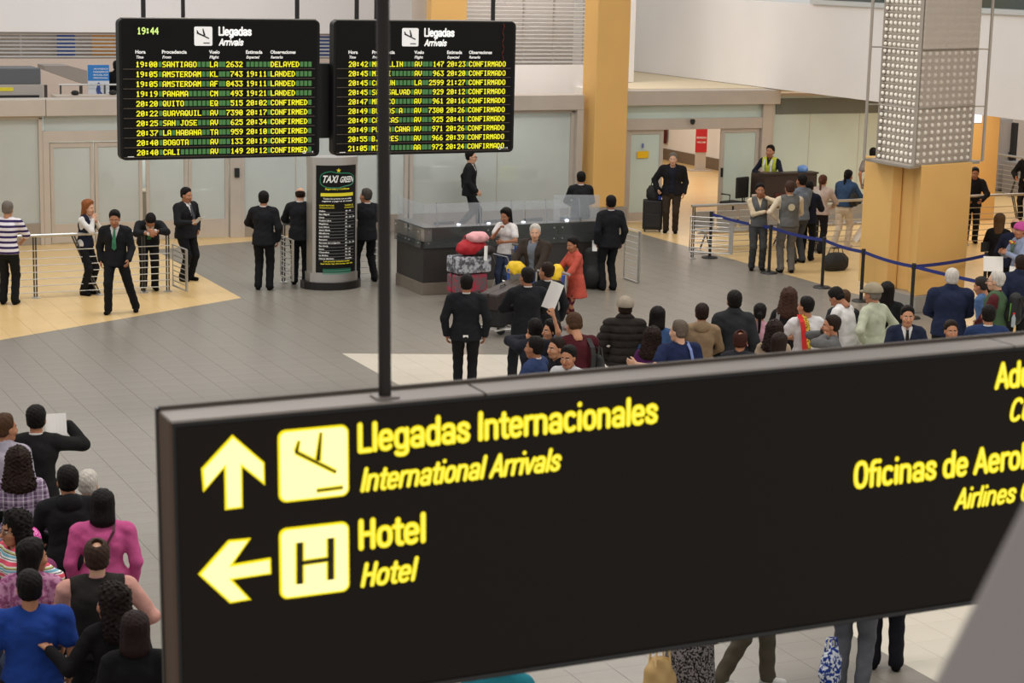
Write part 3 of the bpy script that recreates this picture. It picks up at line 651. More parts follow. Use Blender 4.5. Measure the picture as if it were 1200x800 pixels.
# ================================================================ ROPE BARRIER
M_BELT = mat('navy_belt', lin(38, 50, 118), .7)
def stanchion(label, x, y):
    t = thing('barrier_post', label, 'barrier post', (x, y, 0))
    MB().lathe([(.17, 0), (.17, .012), (.15, .03), (.04, .045)], 20).obj('base', M_BLACKP, t, smooth=False)
    MB().lathe([(.032, .04), (.032, .88)], 14).obj('pole', M_BLACKP, t)
    MB().lathe([(.036, .86), (.04, .87), (.04, .95), (.036, .97)], 14).obj('belt_head', M_BLACKP, t)
SP = [(20.78, 35.0), (20.88, 32.85), (20.92, 31.02), (20.76, 29.5), (20.6, 27.75)]
for (x, y), l in zip(SP, ('black belt barrier post standing at the end of the steel railing', 'black belt barrier post between the two men in grey vests', 'black belt barrier post on the tile edge right of the men in vests', 'black belt barrier post left of the ochre column', 'black belt barrier post in front of the ochre column')): stanchion(l, x, y)
P5 = atZ(1130, 347); stanchion('black belt barrier post with a small notice head right of the ochre column', 22.75, 28.5)
tag(bx(-.13, .13, -.02, .02, -.09, .09).obj('post_notice', M_BLACKP, bevel=.01, loc=(22.75, 28.5, 1.07)), 'small dark notice holder on the barrier post right of the column', 'notice')
stanchion('black belt barrier post at the right edge beyond the white-haired man', 20.9, 24.9)
SP += [(20.9, 24.9)]
def belt(a, b, label, sag=.03, z=.915):
    a, b = Vector((a[0], a[1], z)), Vector((b[0], b[1], z)); d = (b-a).normalized(); n = Vector((-d.y, d.x, 0))*.002; mb = MB(); N = 10; vs = []
    for k in range(N+1):
        t = k/N; p = a.lerp(b, t); s = -sag*4*t*(1-t)
        for oz in (-.03, .03):
            for sg in (-1, 1): vs.append(p+n*sg+Vector((0, 0, s+oz)))
    fs = []
    for k in range(N):
        i = 4*k; fs += [(i, i+4, i+6, i+2), (i+1, i+3, i+7, i+5), (i, i+1, i+5, i+4), (i+2, i+6, i+7, i+3)]
    tag(MB().add(vs, fs).obj('barrier_belt', M_BELT), label, 'belt')
for k, l in enumerate(('navy belt from the railing end post to the post between the vested men', 'navy belt from the vested men to the next post right', 'navy belt passing left of the ochre column', 'navy belt crossing the ochre column low down', 'navy belt sagging from the column post to the right edge')):
    belt(SP[k], SP[k+1], l)
belt(SP[4], (22.75, 28.5), 'navy belt from the post before the column back to the notice post')
belt((22.75, 28.5), (26.5, 30.2), 'dark belt running right from the notice post')
stanchion('black belt barrier post among the crowd at the far right', 26.5, 30.2)

# ================================================================ INFORMATION COUNTER
M_DESK = mat('counter_charcoal', lin(58, 55, 54), .45, var=.05)
M_PLINTH = mat('counter_plinth', lin(150, 140, 128), .4, .5, var=.06, vscale=5)
def glassm(n, c, a, r=.08): return mat(n, c, r, spec=.6, alpha=a)
M_GL1 = glassm('counter_glass_frosted', lin(200, 208, 215), .30, .2); M_GL2 = glassm('counter_glass_clear', lin(88, 93, 93), .45)
def counter():
    t = thing('information_counter', 'charcoal information counter with glass panels and steel plinth in the middle', 'counter', (13.3, 32.48, 0))
    Lx, Ly = 3.6, 1.3
    body = MB().prism([(0, 0), (Lx, 0), (Lx, .55), (.55, .55), (.55, Ly), (0, Ly)], .22, .93).obj('counter_body', M_DESK, t, .01)
    MB().prism([(-.015, -.015), (Lx, -.015), (Lx, .56), (.56, .56), (.56, Ly), (-.015, Ly)], 0, .22).obj('plinth', M_PLINTH, t, .006)
    MB().prism([(.02, .02), (Lx, .02), (Lx, .62), (.62, .62), (.62, Ly), (.02, Ly)], .93, .97).obj('worktop', mat('counter_top', lin(70, 66, 64), .35), t)
    def pane(x0, y0, x1, y1, z0, z1, m, nm):
        d = Vector((x1-x0, y1-y0, 0)); n = Vector((-d.y, d.x, 0)).normalized()*.006
        return MB().prism([(x0+n.x, y0+n.y), (x0-n.x, y0-n.y), (x1-n.x, y1-n.y), (x1+n.x, y1+n.y)][::1], z0, z1).obj(nm, m, t)
    for a, b in ((0, 1.33), (1.34, 2.67), (2.68, 3.6)):
        pane(a, -.05, b, -.05, .86, 1.23, M_GL2, 'front_glass')
        for x in (a+.08, b-.08):
            for z in (.95, 1.15): MB().lathe([(.014, 0), (.014, .02)], 8, c=(0, 0, 0)).obj('glass_bolt', M_STEEL, t).matrix_local = Matrix.Translation((x, -.055, z)) @ Matrix.Rotation(PI/2, 4, 'X')
    for a, b in ((0, .62), (.63, 1.28)): pane(-.05, a, -.05, b, .86, 1.23, M_GL2, 'side_glass')
    for y in (.08, .54, .71, 1.2):
        for z in (.95, 1.15): MB().lathe([(.014, 0), (.014, .02)], 8).obj('glass_bolt', M_STEEL, t).matrix_local = Matrix.Translation((-.055, y, z)) @ Matrix.Rotation(-PI/2, 4, 'Y')
    for a, b in ((0, 1.07), (1.09, 2.0), (2.02, 2.72)): pane(a, -.02, b, -.02, 1.23, 1.66, M_GL1, 'screen_glass')
    pane(2.74, .3, 3.55, .0, 1.23, 1.72, M_GL1, 'screen_glass'); pane(0, 0, 0, 1.25, 1.23, 1.66, M_GL1, 'screen_glass')
    bx(.02, Lx, .0, .28, 1.20, 1.23).obj('transaction_shelf', mat('shelf_dark', lin(64, 62, 60), .3), t, .004)
    bx(.02, .28, .28, Ly, 1.20, 1.23).obj('transaction_shelf', mat('shelf_dark', lin(64, 62, 60), .3), t, .004)
    bx(.28, Lx, .24, .28, .97, 1.2).obj('shelf_front', M_DESK, t)
    for x in (.3, 1.15, 1.8, 2.5, 3.2): MB().tube([(x, .06, 1.21), (x+.1, .36, 1.62)], .012, 6).obj('glass_bracket', M_DARKSTEEL, t)
    for x in (.75, 1.35, 2.05, 2.95): MB().lathe([(.035, .0), (.04, .02), (.02, .03)], 10, c=(x, .14, 1.235)).obj('downlight', emis('counter_lamp', (.85, .9, 1.0), 3.0), t)
counter()
for k, (x, y) in enumerate(((13.9, 32.95), (14.9, 32.95), (15.7, 32.95), (16.45, 32.95))):
    m = thing('counter_monitor', ('flat dark monitor on the counter worktop, nearest the left corner', 'flat dark monitor on the counter worktop behind the woman in white', 'flat dark monitor on the counter worktop behind the white-haired man', 'flat dark monitor at the right end of the counter worktop')[k], 'monitor', (x, y, .97), .15)
    bx(-.1, .1, -.06, .06, 0, .012).obj('foot', M_BLACKP, m); bx(-.02, .02, -.01, .01, .01, .16).obj('stem', M_BLACKP, m)
    bx(-.21, .21, -.02, .02, .1, .3).obj('screen', M_BLACKP, m, .006)
la = area('counter_glow', (14.9, 32.95, 1.6), 3.0, .3, 9, (.85, .9, 1))

# ================================================================ LIGHT-STUDDED COLUMN BOX
def led_box():
    zb, zt = 2.62, 7.2
    t = thing('bulb_lattice_box', 'tall silver mesh box studded with round bulbs, hung around the ochre column', 'lightbox', (20.81, 28.24, zb))
    pts = [Vector((.06, 1.16, 0)), Vector((0, 0, 0)), Vector((1.62, .52, 0)), Vector((1.75, 1.65, 0))]
    M_MESH = mat('mesh_backing', lin(190, 181, 170), .5, .3, var=.08, vscale=3); M_BULB = mat('bulb_white', lin(250, 245, 232), .35, emit=(1, .95, .85), estr=.12)
    M_TUBE = mat('mesh_tube', lin(176, 168, 158), .4, .5)
    Hh = zt-zb
    MB().prism([tuple((p*.97+Vector((.03, .02, 0))).xy) for p in (pts[1], pts[2], pts[3], pts[0])], 0, Hh).obj('backing_panels', M_MESH, t)
    bmb = MB(); bmb.lathe([(.036, 0), (.036, .012), (.027, .03), (.010, .036)], 8); bm_ = bmb.mesh('bulb', M_BULB, True)
    cnt = 0; rest = MB()
    for a, b, n in ((pts[0], pts[1], 8), (pts[1], pts[2], 9)):
        d = b-a; L = d.length; u = d/L; nrm = Vector((u.y, -u.x, 0)); R = Matrix((u, Vector((0, 0, 1)), nrm)).transposed().to_4x4()
        if nrm.dot(Vector((-.6, -.8, 0))) < 0: nrm = -nrm; R = Matrix((u, Vector((0, 0, -1)), nrm)).transposed().to_4x4()
        rows = int(Hh/.125)
        for r in range(rows):
            z = .065+r*.125
            MB().tube([a+nrm*.012+Vector((0, 0, z-.0625)), b+nrm*.012+Vector((0, 0, z-.0625))], .007, 4).obj('mesh_wire', M_TUBE, t)
            for k in range(n):
                p = a+d*((k+.5)/n)+nrm*.004+Vector((0, 0, z))
                if cnt < 300 and z < 2.9:
                    o = bpy.data.objects.new('bulb', bm_); COL.objects.link(o); o.parent = t; o.matrix_local = Matrix.Translation(p) @ R; cnt += 1
                else:
                    Mx = Matrix.Translation(p) @ R; rest.add([tuple(Mx @ Vector(v)) for v in bmb.v], bmb.f)
        for z in (0, .98, 2.0, 3.0, 4.0): MB().tube([a+nrm*.02+Vector((0, 0, z)), b+nrm*.02+Vector((0, 0, z))], .016, 6).obj('cross_rail', M_TUBE, t)
    for z0, z1, al in ((.02, .96, .16), (1.0, 1.98, .34), (2.02, Hh, .6)):
        q = [(pts[1]+Vector((.02, -.05, 0))), (pts[2]+Vector((0, -.05, 0)))]
        MB().prism([(q[0].x, q[0].y), (q[1].x, q[1].y), (q[1].x, q[1].y+.006), (q[0].x, q[0].y+.006)], z0, z1).obj('film_panel', mat('film_%d' % int(al*100), lin(214, 203, 192), .5, alpha=al), t)
    if rest.v: rest.obj('upper_bulbs', M_BULB, t)['kind'] = 'stuff'
    for p in pts[:3]: MB().tube([p+Vector((0, 0, 0)), p+Vector((0, 0, Hh))], .035, 8).obj('corner_post', M_TUBE, t)
    MB().prism([tuple(p) for p in ((-.12, -.06), (1.8, .45), (1.9, 1.8), (-.1, 1.3))], -.05, 0).obj('bottom_flange', M_TUBE, t, .005)
    for a, q in ((Vector((-.2, 1.2, 0)), pts[0]), (Vector((1.85, .45, 0)), pts[2])):
        MB().tube([a, a+Vector((0, 0, Hh))], .028, 8).obj('outer_rod', M_TUBE, t)
        for z in (.0, .98, 2.0, 3.0): MB().tube([a+Vector((0, 0, z)), q+Vector((0, 0, z))], .014, 6).obj('stay', M_TUBE, t)
led_box()
# ================================================================ PEOPLE: smooth surfaces grown from a posed skeleton
def snet(fn, lo, hi, h):
    """surface net of the zero set of fn over a box; returns verts, quads"""
    n = [int(math.ceil((hi[i]-lo[i])/h))+1 for i in range(3)]
    ax = [np.float32(lo[i])+np.float32(h)*np.arange(n[i], dtype=np.float32) for i in range(3)]
    X, Y, Z = np.meshgrid(*ax, indexing='ij')
    D = fn(X, Y, Z).astype(np.float32)
    I = D < 0
    m = [s-1 for s in n]
    acc = np.zeros((m[0], m[1], m[2], 3), np.float32); cnt = np.zeros(m, np.float32)
    quads = []; emasks = []
    for a in range(3):
        sl0 = [slice(None)]*3; sl1 = [slice(None)]*3; sl0[a] = slice(0, -1); sl1[a] = slice(1, None)
        d0, d1 = D[tuple(sl0)], D[tuple(sl1)]; cr = I[tuple(sl0)] != I[tuple(sl1)]
        e = np.argwhere(cr)
        if len(e) == 0: emasks.append((e, None)); continue
        v0 = d0[cr]; v1 = d1[cr]; t = v0/(v0-v1); emasks.append((e, v0 < 0))
        b, c = (a+1) % 3, (a+2) % 3
        for ob in (0, 1):
            for oc in (0, 1):
                ci = e.copy(); ci[:, b] -= ob; ci[:, c] -= oc
                ok = (ci[:, b] >= 0) & (ci[:, c] >= 0) & (ci[:, b] < m[b]) & (ci[:, c] < m[c])
                ci = ci[ok]; p = e[ok].astype(np.float32); p[:, a] += t[ok]
                np.add.at(acc, (ci[:, 0], ci[:, 1], ci[:, 2]), p); np.add.at(cnt, (ci[:, 0], ci[:, 1], ci[:, 2]), 1)
    used = cnt > 0; idx = -np.ones(m, np.int64); idx[used] = np.arange(used.sum())
    V = acc[used]/cnt[used][:, None]*h+np.array(lo, np.float32)
    for a, (e, s) in enumerate(emasks):
        if s is None: continue
        b, c = (a+1) % 3, (a+2) % 3
        ok = (e[:, b] > 0) & (e[:, c] > 0) & (e[:, b] < m[b]) & (e[:, c] < m[c]); e = e[ok]; s = s[ok]
        q = []
        for ob, oc in ((1, 1), (0, 1), (0, 0), (1, 0)):
            ci = e.copy(); ci[:, b] -= ob; ci[:, c] -= oc; q.append(idx[ci[:, 0], ci[:, 1], ci[:, 2]])
        q = np.stack(q, 1); q[~s] = q[~s][:, ::-1]; quads.append(q)
    return V.astype(np.float64), (np.concatenate(quads) if quads else np.zeros((0, 4), np.int64))
def np_mesh(name, V, Q, mats, mi=None, smooth=True):
    me = bpy.data.meshes.new(name); me.vertices.add(len(V)); me.vertices.foreach_set('co', V.astype(np.float32).ravel())
    me.loops.add(Q.size); me.loops.foreach_set('vertex_index', Q.astype(np.int32).ravel())
    me.polygons.add(len(Q)); me.polygons.foreach_set('loop_start', np.arange(0, Q.size, 4, dtype=np.int32))
    try: me.polygons.foreach_set('loop_total', np.full(len(Q), 4, np.int32))
    except Exception: pass
    if mi is not None: me.polygons.foreach_set('material_index', mi.astype(np.int32))
    me.polygons.foreach_set('use_smooth', np.full(len(Q), smooth))
    for m in mats: me.materials.append(m)
    me.update(calc_edges=True); return me
def f32(v): return [np.float32(q) for q in v]
def cap(a, b, ra, rb):
    a = np.array(a, float); b = np.array(b, float); d = b-a; L2 = float(d@d)+1e-9
    def fn(X, Y, Z):
        px, py, pz = X-np.float32(a[0]), Y-np.float32(a[1]), Z-np.float32(a[2]); dx, dy, dz = f32(d)
        t = np.clip((px*dx+py*dy+pz*dz)/np.float32(L2), 0, 1)
        return np.sqrt((px-t*dx)**2+(py-t*dy)**2+(pz-t*dz)**2)-(np.float32(ra)+np.float32(rb-ra)*t)
    return fn
def ecap(a, b, side, ra, rb):
    """tapered rod of elliptical section: ra=(side radius, depth radius) at a, rb at b"""
    a = np.array(a, float); b = np.array(b, float); d = b-a; L = float(np.linalg.norm(d)); u = d/L; s = np.array(side, float); s = s-u*(s@u); s /= np.linalg.norm(s); t_ = np.cross(u, s)
    def fn(X, Y, Z):
        px, py, pz = X-np.float32(a[0]), Y-np.float32(a[1]), Z-np.float32(a[2]); U, S, T = f32(u), f32(s), f32(t_)
        h = px*U[0]+py*U[1]+pz*U[2]; t = np.clip(h/np.float32(L), 0, 1); e = h-t*np.float32(L)
        rx = np.float32(ra[0])+np.float32(rb[0]-ra[0])*t; ry = np.float32(ra[1])+np.float32(rb[1]-ra[1])*t
        q = np.sqrt(((px*S[0]+py*S[1]+pz*S[2])/rx)**2+((px*T[0]+py*T[1]+pz*T[2])/ry)**2+(e/ry)**2)
        return (q-1)*np.minimum(rx, ry)
    return fn
def ell(c, r):
    def fn(X, Y, Z):
        return (np.sqrt(((X-np.float32(c[0]))/np.float32(r[0]))**2+((Y-np.float32(c[1]))/np.float32(r[1]))**2+((Z-np.float32(c[2]))/np.float32(r[2]))**2)-1)*np.float32(min(r))
    return fn
def smin(a, b, k): h = np.maximum(k-np.abs(a-b), 0)/k; return np.minimum(a, b)-h*h*k*.25
def smax(a, b, k): return -smin(-a, -b, k)
def union(fs, k=.03):
    def fn(X, Y, Z):
        d = fs[0](X, Y, Z)
        for f in fs[1:]: d = smin(d, f(X, Y, Z), np.float32(k))
        return d
    return fn

# ---- head, modelled once with its face; origin at the centre of the skull, +y forward
def head_sdf(X, Y, Z):
    d = ell((0, -.012, .03), (.074, .095, .088))(X, Y, Z)
    d = smin(d, ell((0, .02, -.03), (.06, .072, .082))(X, Y, Z), .03)
    d = smin(d, cap((-.018, .045, -.088), (.018, .045, -.088), .026, .026)(X, Y, Z), .035)
    d = smin(d, cap((-.03, .074, .022), (.03, .074, .022), .014, .014)(X, Y, Z), .012)
    for s in (-1, 1):
        d = smax(d, -ell((s*.031, .104, .004), (.018, .018, .013))(X, Y, Z), .012)
        d = smin(d, ell((s*.031, .079, .003), (.0135, .0125, .012))(X, Y, Z), .003)
        d = smin(d, ell((s*.04, .06, -.03), (.026, .03, .024))(X, Y, Z), .02)
        d = smin(d, ell((s*.076, -.004, -.006), (.010, .02, .031))(X, Y, Z), .008)
    d = smin(d, cap((0, .09, .006), (0, .112, -.030), .008, .0135)(X, Y, Z), .010)
    d = smin(d, cap((-.018, .086, -.056), (.018, .086, -.056), .0085, .0085)(X, Y, Z), .008)
    d = smin(d, cap((-.014, .085, -.066), (.014, .085, -.066), .0085, .0085)(X, Y, Z), .006)
    return smin(d, cap((0, -.022, -.05), (0, -.04, -.16), .052, .056)(X, Y, Z), .02)
HEADS = {}
for lod, hs in (('near', .0062), ('far', .0088)):
    V, Q = snet(head_sdf, (-.10, -.13, -.19), (.10, .14, .13), hs); c = V[Q].mean(1); x, y, z = c.T
    mi = np.zeros(len(Q), int)
    mi[(np.abs(np.abs(x)-.031) < .0115) & (np.abs(z-.003) < .0062) & (y > .07)] = 1
    mi[((np.abs(x)-.031)**2+(z-.003)**2 < .0062**2) & (y > .07)] = 2
    mi[(np.abs(z-.0225) < .0048) & (np.abs(x) > .012) & (np.abs(x) < .047) & (y > .06)] = 3
    mi[(np.abs(x) < .022) & (np.abs(z+.061) < .009) & (y > .078)] = 4
    HEADS[lod] = (V, Q, mi)
# ---- hands: origin at the wrist, fingers along +z, palm facing +y, thumb at +x
def hand_sdf(curl):
    fs = [ecap((0, 0, -.01), (0, .002, .075), (1, 0, 0), (.026, .016), (.038, .014))]
    fing = []
    for k, (x, L) in enumerate(((.030, .066), (.010, .076), (-.011, .071), (-.031, .056))):
        p = np.array([x, 0, .078]); ang = .12
        for j, fr in enumerate((.45, .32, .23)):
            ang += curl*(.55, .8, .6)[j]; q = p+np.array([0, math.sin(ang), math.cos(ang)])*L*fr
            fing.append(cap(p, q, .0088-.0008*j, .0082-.0008*j)); p = q
    th = [cap((.022, .004, .012), (.05, .014, .045), .013, .0105), cap((.05, .014, .045), (.056+.004*(1-curl), .022+.012*curl, .078), .0105, .009)]
    base = union(fs+th, .012)
    def fn(X, Y, Z):
        d = base(X, Y, Z)
        for f in fing: d = smin(d, f(X, Y, Z), .004)
        return d
    return fn
HANDS = {}
for nm, cu in (('open', .12), ('relaxed', .55), ('grip', 1.25)):
    for lod, hs in (('near', .0056), ('far', .0075)): HANDS[nm, lod] = snet(hand_sdf(cu), (-.055, -.04, -.035), (.08, .10, .165), hs)
# ---- hair shapes, same frame as the head
def hair_short(X, Y, Z, pad=.012, k=.5, lim=.016, low=-.055):
    d = smin(ell((0, -.012, .03), (.0735, .0945, .0875))(X, Y, Z), ell((0, -.05, -.02), (.062, .045, .06))(X, Y, Z), .02)
    pl = np.maximum((Y-(k*Z+lim))*.7-.012*np.sin(X*60)**2*.25, low-Z-.2*np.maximum(Y, 0))
    d = d-(pad*(.45+.55*np.clip(Z/.09, 0, 1))+.010*np.clip(Z/.11, 0, 1)+.004*np.clip(-Y/.05, 0, 1))*np.clip(-pl/.028+.12, -.3, 1)
    d = smax(d, pl-.006, .006)
    return d+.0025*np.sin(X*120+Z*60)*np.sin(Y*110+Z*90)
def hair_long(zend, rx=.085, ry=.045, curly=0, back=-.055):
    def fn(X, Y, Z):
        d = hair_short(X, Y, Z, .026, .5, .018, -.1)
        c = ecap((0, -.035, .03), (0, back-.02, zend), (1, 0, 0), (.100, .088), (rx, ry))(X, Y, Z)
        c = smax(c, (Y-(.03+.35*(Z))), .015)
        d = smin(d, c, .02)
        if curly: d = d-.010+curly*np.sin(X*95+3*np.sin(Z*40))*np.sin(Y*100)*np.sin(Z*85+2*np.sin(X*50))
        else: d = d+.0015*np.sin(X*130+Z*6)
        return d
    return fn
def hair_bald(X, Y, Z):
    d = ell((0, -.014, .028), (.084, .104, .09))(X, Y, Z); d = smax(d, (Y-(.6*Z+.0)), .01); d = smax(d, -.055-Z, .01)
    return smax(d, Z-.052-.35*(-Y-.02), .012)+.002*np.sin(X*170+Z*60)*np.sin(Y*150)
def hair_crown(X, Y, Z):   # thin patch on the crown
    d = hair_short(X, Y, Z); return smax(d, -(ell((0, -.055, .118), (.036, .042, .03))(X, Y, Z)), .01)
def hair_pony(X, Y, Z):
    d = hair_short(X, Y, Z, .012, .5, .018, -.07); d = smin(d, cap((0, -.105, .03), (0, -.14, .0), .026, .030)(X, Y, Z), .015)
    return smin(d, cap((0, -.14, .0), (.0, -.125, -.24), .028, .014)(X, Y, Z), .02)+.002*np.sin(X*260)
def hair_bun(X, Y, Z):
    d = hair_short(X, Y, Z, .012, .5, .018, -.07); return smin(d, ell((0, -.125, .02), (.036, .03, .034))(X, Y, Z), .012)
def cap_sdf(X, Y, Z):
    d = ell((0, -.014, .04), (.105, .134, .116))(X, Y, Z); d = smax(d, .030-Z, .008)
    br = smax(ell((0, .10, .036), (.075, .085, .02))(X, Y, Z), -(Y-.05), .01); return smin(d, br, .008)
def beanie_sdf(X, Y, Z):
    d = ell((0, -.014, .04), (.105, .134, .116))(X, Y, Z); return smax(d, .01-Z+.25*Y, .01)
HAIRFN = {'short': hair_short, 'long': hair_long(-.27), 'mid': hair_long(-.15, .095, .055), 'curly': hair_long(-.17, .135, .085, .014), 'bob': hair_long(-.09, .105, .07), 'bald': hair_bald, 'crown': hair_crown,
          'pony': hair_pony, 'bun': hair_bun, 'cap': cap_sdf, 'beanie': beanie_sdf, 'bushy': lambda X, Y, Z: hair_short(X, Y, Z, .028, .5, .018, -.07)}
HAIRV = {}
def hair_geo(kind, near):
    k = (kind, near)
    if k not in HAIRV: HAIRV[k] = snet(HAIRFN[kind], (-.18, -.20, -.36), (.18, .20, .20), .008 if near else .011)
    return HAIRV[k]
HAIRM = {}
def hair_mat(c):
    return mat('hair_%d_%d_%d' % c, lin(*c), .6, spec=.18, bump=.5, bscale=45, var=.2, vscale=18, stretch=(1.6, 1.6, .25))
BLK, DKB, BRN, GRY, WHT, RED = (24, 20, 19), (42, 30, 24), (74, 52, 36), (112, 104, 96), (196, 190, 181), (140, 86, 52)
SKINS = [(186, 132, 100), (172, 118, 88), (158, 106, 78), (205, 158, 130), (140, 92, 68)]

def nrm(v): v = np.array(v, float); return v/(np.linalg.norm(v)+1e-9)
def rotm(axis, deg):
    return np.array(Matrix.Rotation(math.radians(deg), 3, Vector(axis)))
def ik(S, T, l1, l2, pole):
    d = T-S; L = np.linalg.norm(d)
    if L > (l1+l2)*.995: T = S+d/L*(l1+l2)*.995; d = T-S; L = np.linalg.norm(d)
    u = d/L; x = (l1*l1-l2*l2+L*L)/(2*L); h = math.sqrt(max(l1*l1-x*x, 0)); p = np.array(pole, float); p = p-u*(p@u); return S+u*x+nrm(p)*h, T
# wrist targets in body space (x to the figure's own right is +, y forward), and elbow direction
ARMS = dict(
    down=((.235, .03, .87), (.6, -1, 0), 'relaxed'), stiff=((.25, -.01, .86), (1, -.6, 0), 'relaxed'), swing=((.22, .20, .92), (.5, -1, 0), 'relaxed'), back=((.22, -.17, .92), (.5, -1, 0), 'relaxed'),
    clasp=((.05, -.17, .93), (1, -.3, 0), 'grip'), front=((.07, .22, 1.0), (1, -.2, 0), 'relaxed'), belly=((.10, .25, 1.12), (1, -.3, -.3), 'relaxed'),
    cross=((-.10, .20, 1.20), (1, -.1, -.6), 'relaxed'), hip=((.19, .04, 1.0), (1, -.45, .1), 'relaxed'), face=((.05, .17, 1.42), (.5, .4, -1), 'relaxed'),
    phone=((.11, .10, 1.47), (1, .3, -.6), 'grip'), read=((.10, .32, 1.22), (.8, -.3, -1), 'grip'), hold=((.16, .30, 1.12), (.8, -.4, -1), 'grip'), high=((.14, .22, 1.62), (1, .3, -.5), 'grip'),
    vhigh=((.24, .12, 1.86), (1, .0, -.2), 'grip'), rail=((.16, .36, 1.06), (1, -.4, -.3), 'relaxed'), push=((.22, .38, 1.0), (1, -.5, -.4), 'grip'), reach=((.30, .40, 1.30), (1, -.3, -.8), 'open'),
    around=((.48, .08, 1.30), (.3, -.6, -.8), 'open'), pocket=((.19, .10, .92), (1, -.6, 0), 'relaxed'), shoulder=((.40, .30, 1.30), (.5, -.2, -1), 'open'), chin=((.02, .20, 1.36), (.6, .3, -1), 'grip'))
LEGS = dict(stand=((.10, .0), (.10, .02)), wide=((.17, .0), (.17, .03)), step=((.10, .24), (.10, -.22)), stride=((.09, .34), (.09, -.30)), lean=((.11, -.22), (.11, -.12)), close=((.07, 0), (.07, .02)), knee=((.11, .1), (.12, -.16)))
NPEOPLE = [0]
def person(px, py, h, phi, label, up, lo, hair=('short', BLK), skin=None, arms=('down', 'down'), legs='stand', lean=0, twist=0, hyaw=0, hpitch=0, hroll=0, sidelean=0, bulk=1.0, female=False, shoes=(18, 16, 16), cat='person', extra=None, beard=None, at=None, glasses=False, lowonly=False, child=False, ztop=None, group=None):
    """px,py: crown of the head in the photo; h: height; phi: 0 faces the camera, 90 picture right, 180 away"""
    NPEOPLE[0] += 1; k = h/1.70; rng = random.Random(NPEOPLE[0]*7+3)
    skin = skin if skin is not None else rng.choice((0, 1, 2, 1, 0)); rad = lambda d: math.radians(d)
    bw = bulk*(.96 if female else 1.06)
    # --- skeleton (1.70 m figure)
    Rl = rotm((1, 0, 0), -lean) @ rotm((0, 1, 0), sidelean) ; Rt = Rl @ rotm((0, 0, 1), twist)
    hipz = .90-(.04 if legs in ('stride',) else .015 if legs in ('step', 'wide', 'lean') else 0)
    pel = np.array([0, -.10*math.sin(rad(lean)), hipz+.03]); U = Rl @ np.array([0, 0, 1.0]); SD_ = Rt @ np.array([1.0, 0, 0]); Fw = Rt @ np.array([0, 1.0, 0])
    mid = pel+rotm((1, 0, 0), -lean*.45) @ np.array([0, 0, .17]); chest = mid+U*.17; neck = mid+U*.355+Fw*-.005
    hr = rotm((0, 0, 1), 0); Rh = rotm((1, 0, 0), -lean*.75) @ rotm((0, 0, 1), twist+hyaw) @ rotm((1, 0, 0), -hpitch) @ rotm((0, 1, 0), hroll)
    hc = neck+(Rh @ np.array([0, 0.0, 1.0]))*.05+nrm(U+np.array([0, 0, .6]))*.085+(Rh @ np.array([0, .03, 0]))
    hs = (1.07 if not female else 1.03)*(1.0/k**.5 if k < .97 else 1.0)
    limbs = {}
    for s, a in ((1, arms[0]), (-1, arms[1])):
        tgt, pole, hp_ = ARMS[a] if isinstance(a, str) else a
        sh = mid+U*.272+SD_*(.178*bw*s)
        t = np.array([tgt[0]*s, tgt[1], tgt[2]])
        if lean < 35: t0 = np.array([tgt[0]*s*(.5+.5*bw), tgt[1], tgt[2]-.93]); t = pel+rotm((1, 0, 0), -lean*.7) @ rotm((0, 0, 1), twist) @ t0
        e, wv = ik(sh, t, .285, .25, rotm((0, 0, 1), twist) @ np.array([pole[0]*s, pole[1], pole[2]])); limbs['arm', s] = (sh, e, wv, hp_)
    LG = LEGS[legs] if isinstance(legs, str) else legs
    for s, (lx, ly) in ((1, LG[0]), (-1, LG[1])):
        hj = pel+np.array([s*.088*bw, 0, -.04]); lift = .05 if ly < -.2 else 0
        kn, an = ik(hj, np.array([s*lx, ly, .085+lift]), .43, .42, (0, 1, 0)); limbs['leg', s] = (hj, kn, an, lift)
    # --- place: the crown lands on the photo's pixel
    crown = hc+(Rh @ np.array([0, -.01, .118*hs])); zt = crown[2]*k
    P = atZ(px, py, zt); ca = math.atan2(-P[1], -P[0]); ang = ca+rad(phi)-PI/2
    R2 = rotm((0, 0, 1), math.degrees(ang)); root = np.array([P[0], P[1], 0])-R2 @ np.array([crown[0]*k, crown[1]*k, 0])
    if at is not None: root = np.array([at[0], at[1], 0])
    dist = np.linalg.norm(root-CP); near = dist < 29; vox = (.0125 if near else .017)/k
    t = thing('person', label, cat, root, ang, group); t.scale = (k, k, k)
    J = dict(pel=pel, mid=mid, chest=chest, neck=neck, U=U, SD=SD_, Fw=Fw, hc=hc, Rh=Rh, limbs=limbs, bw=bw, hs=hs)
    fr = .9 if female else 1.0; hipw = 1.1 if female else 1.0
    def torso(o, long=0.0):
        w_ = bw
        fs = [ecap(pel+np.array([0, 0, -.03]), mid, SD_, (.150*w_*hipw+o, .105*w_+o), (.128*w_*fr+o, .092*w_+o)),
              ecap(mid, chest+U*.03, SD_, (.130*w_*fr+o, .095*w_+o), (.158*w_+o, .108*w_+o)),
              ecap(chest, mid+U*.29, SD_, (.155*w_+o, .105*w_+o), (.13*w_+o, .068+o)),
              cap(mid+U*.315, mid+U*.298-SD_*.150*w_, .056+o*.8, .046+o), cap(mid+U*.315, mid+U*.298+SD_*.150*w_, .056+o*.8, .046+o)]
        if female: fs += [ell(tuple(chest+Fw*.075*w_+SD_*.07*q_), (.06+o, .055+o, .06+o)) for q_ in (-1, 1)]
        return fs
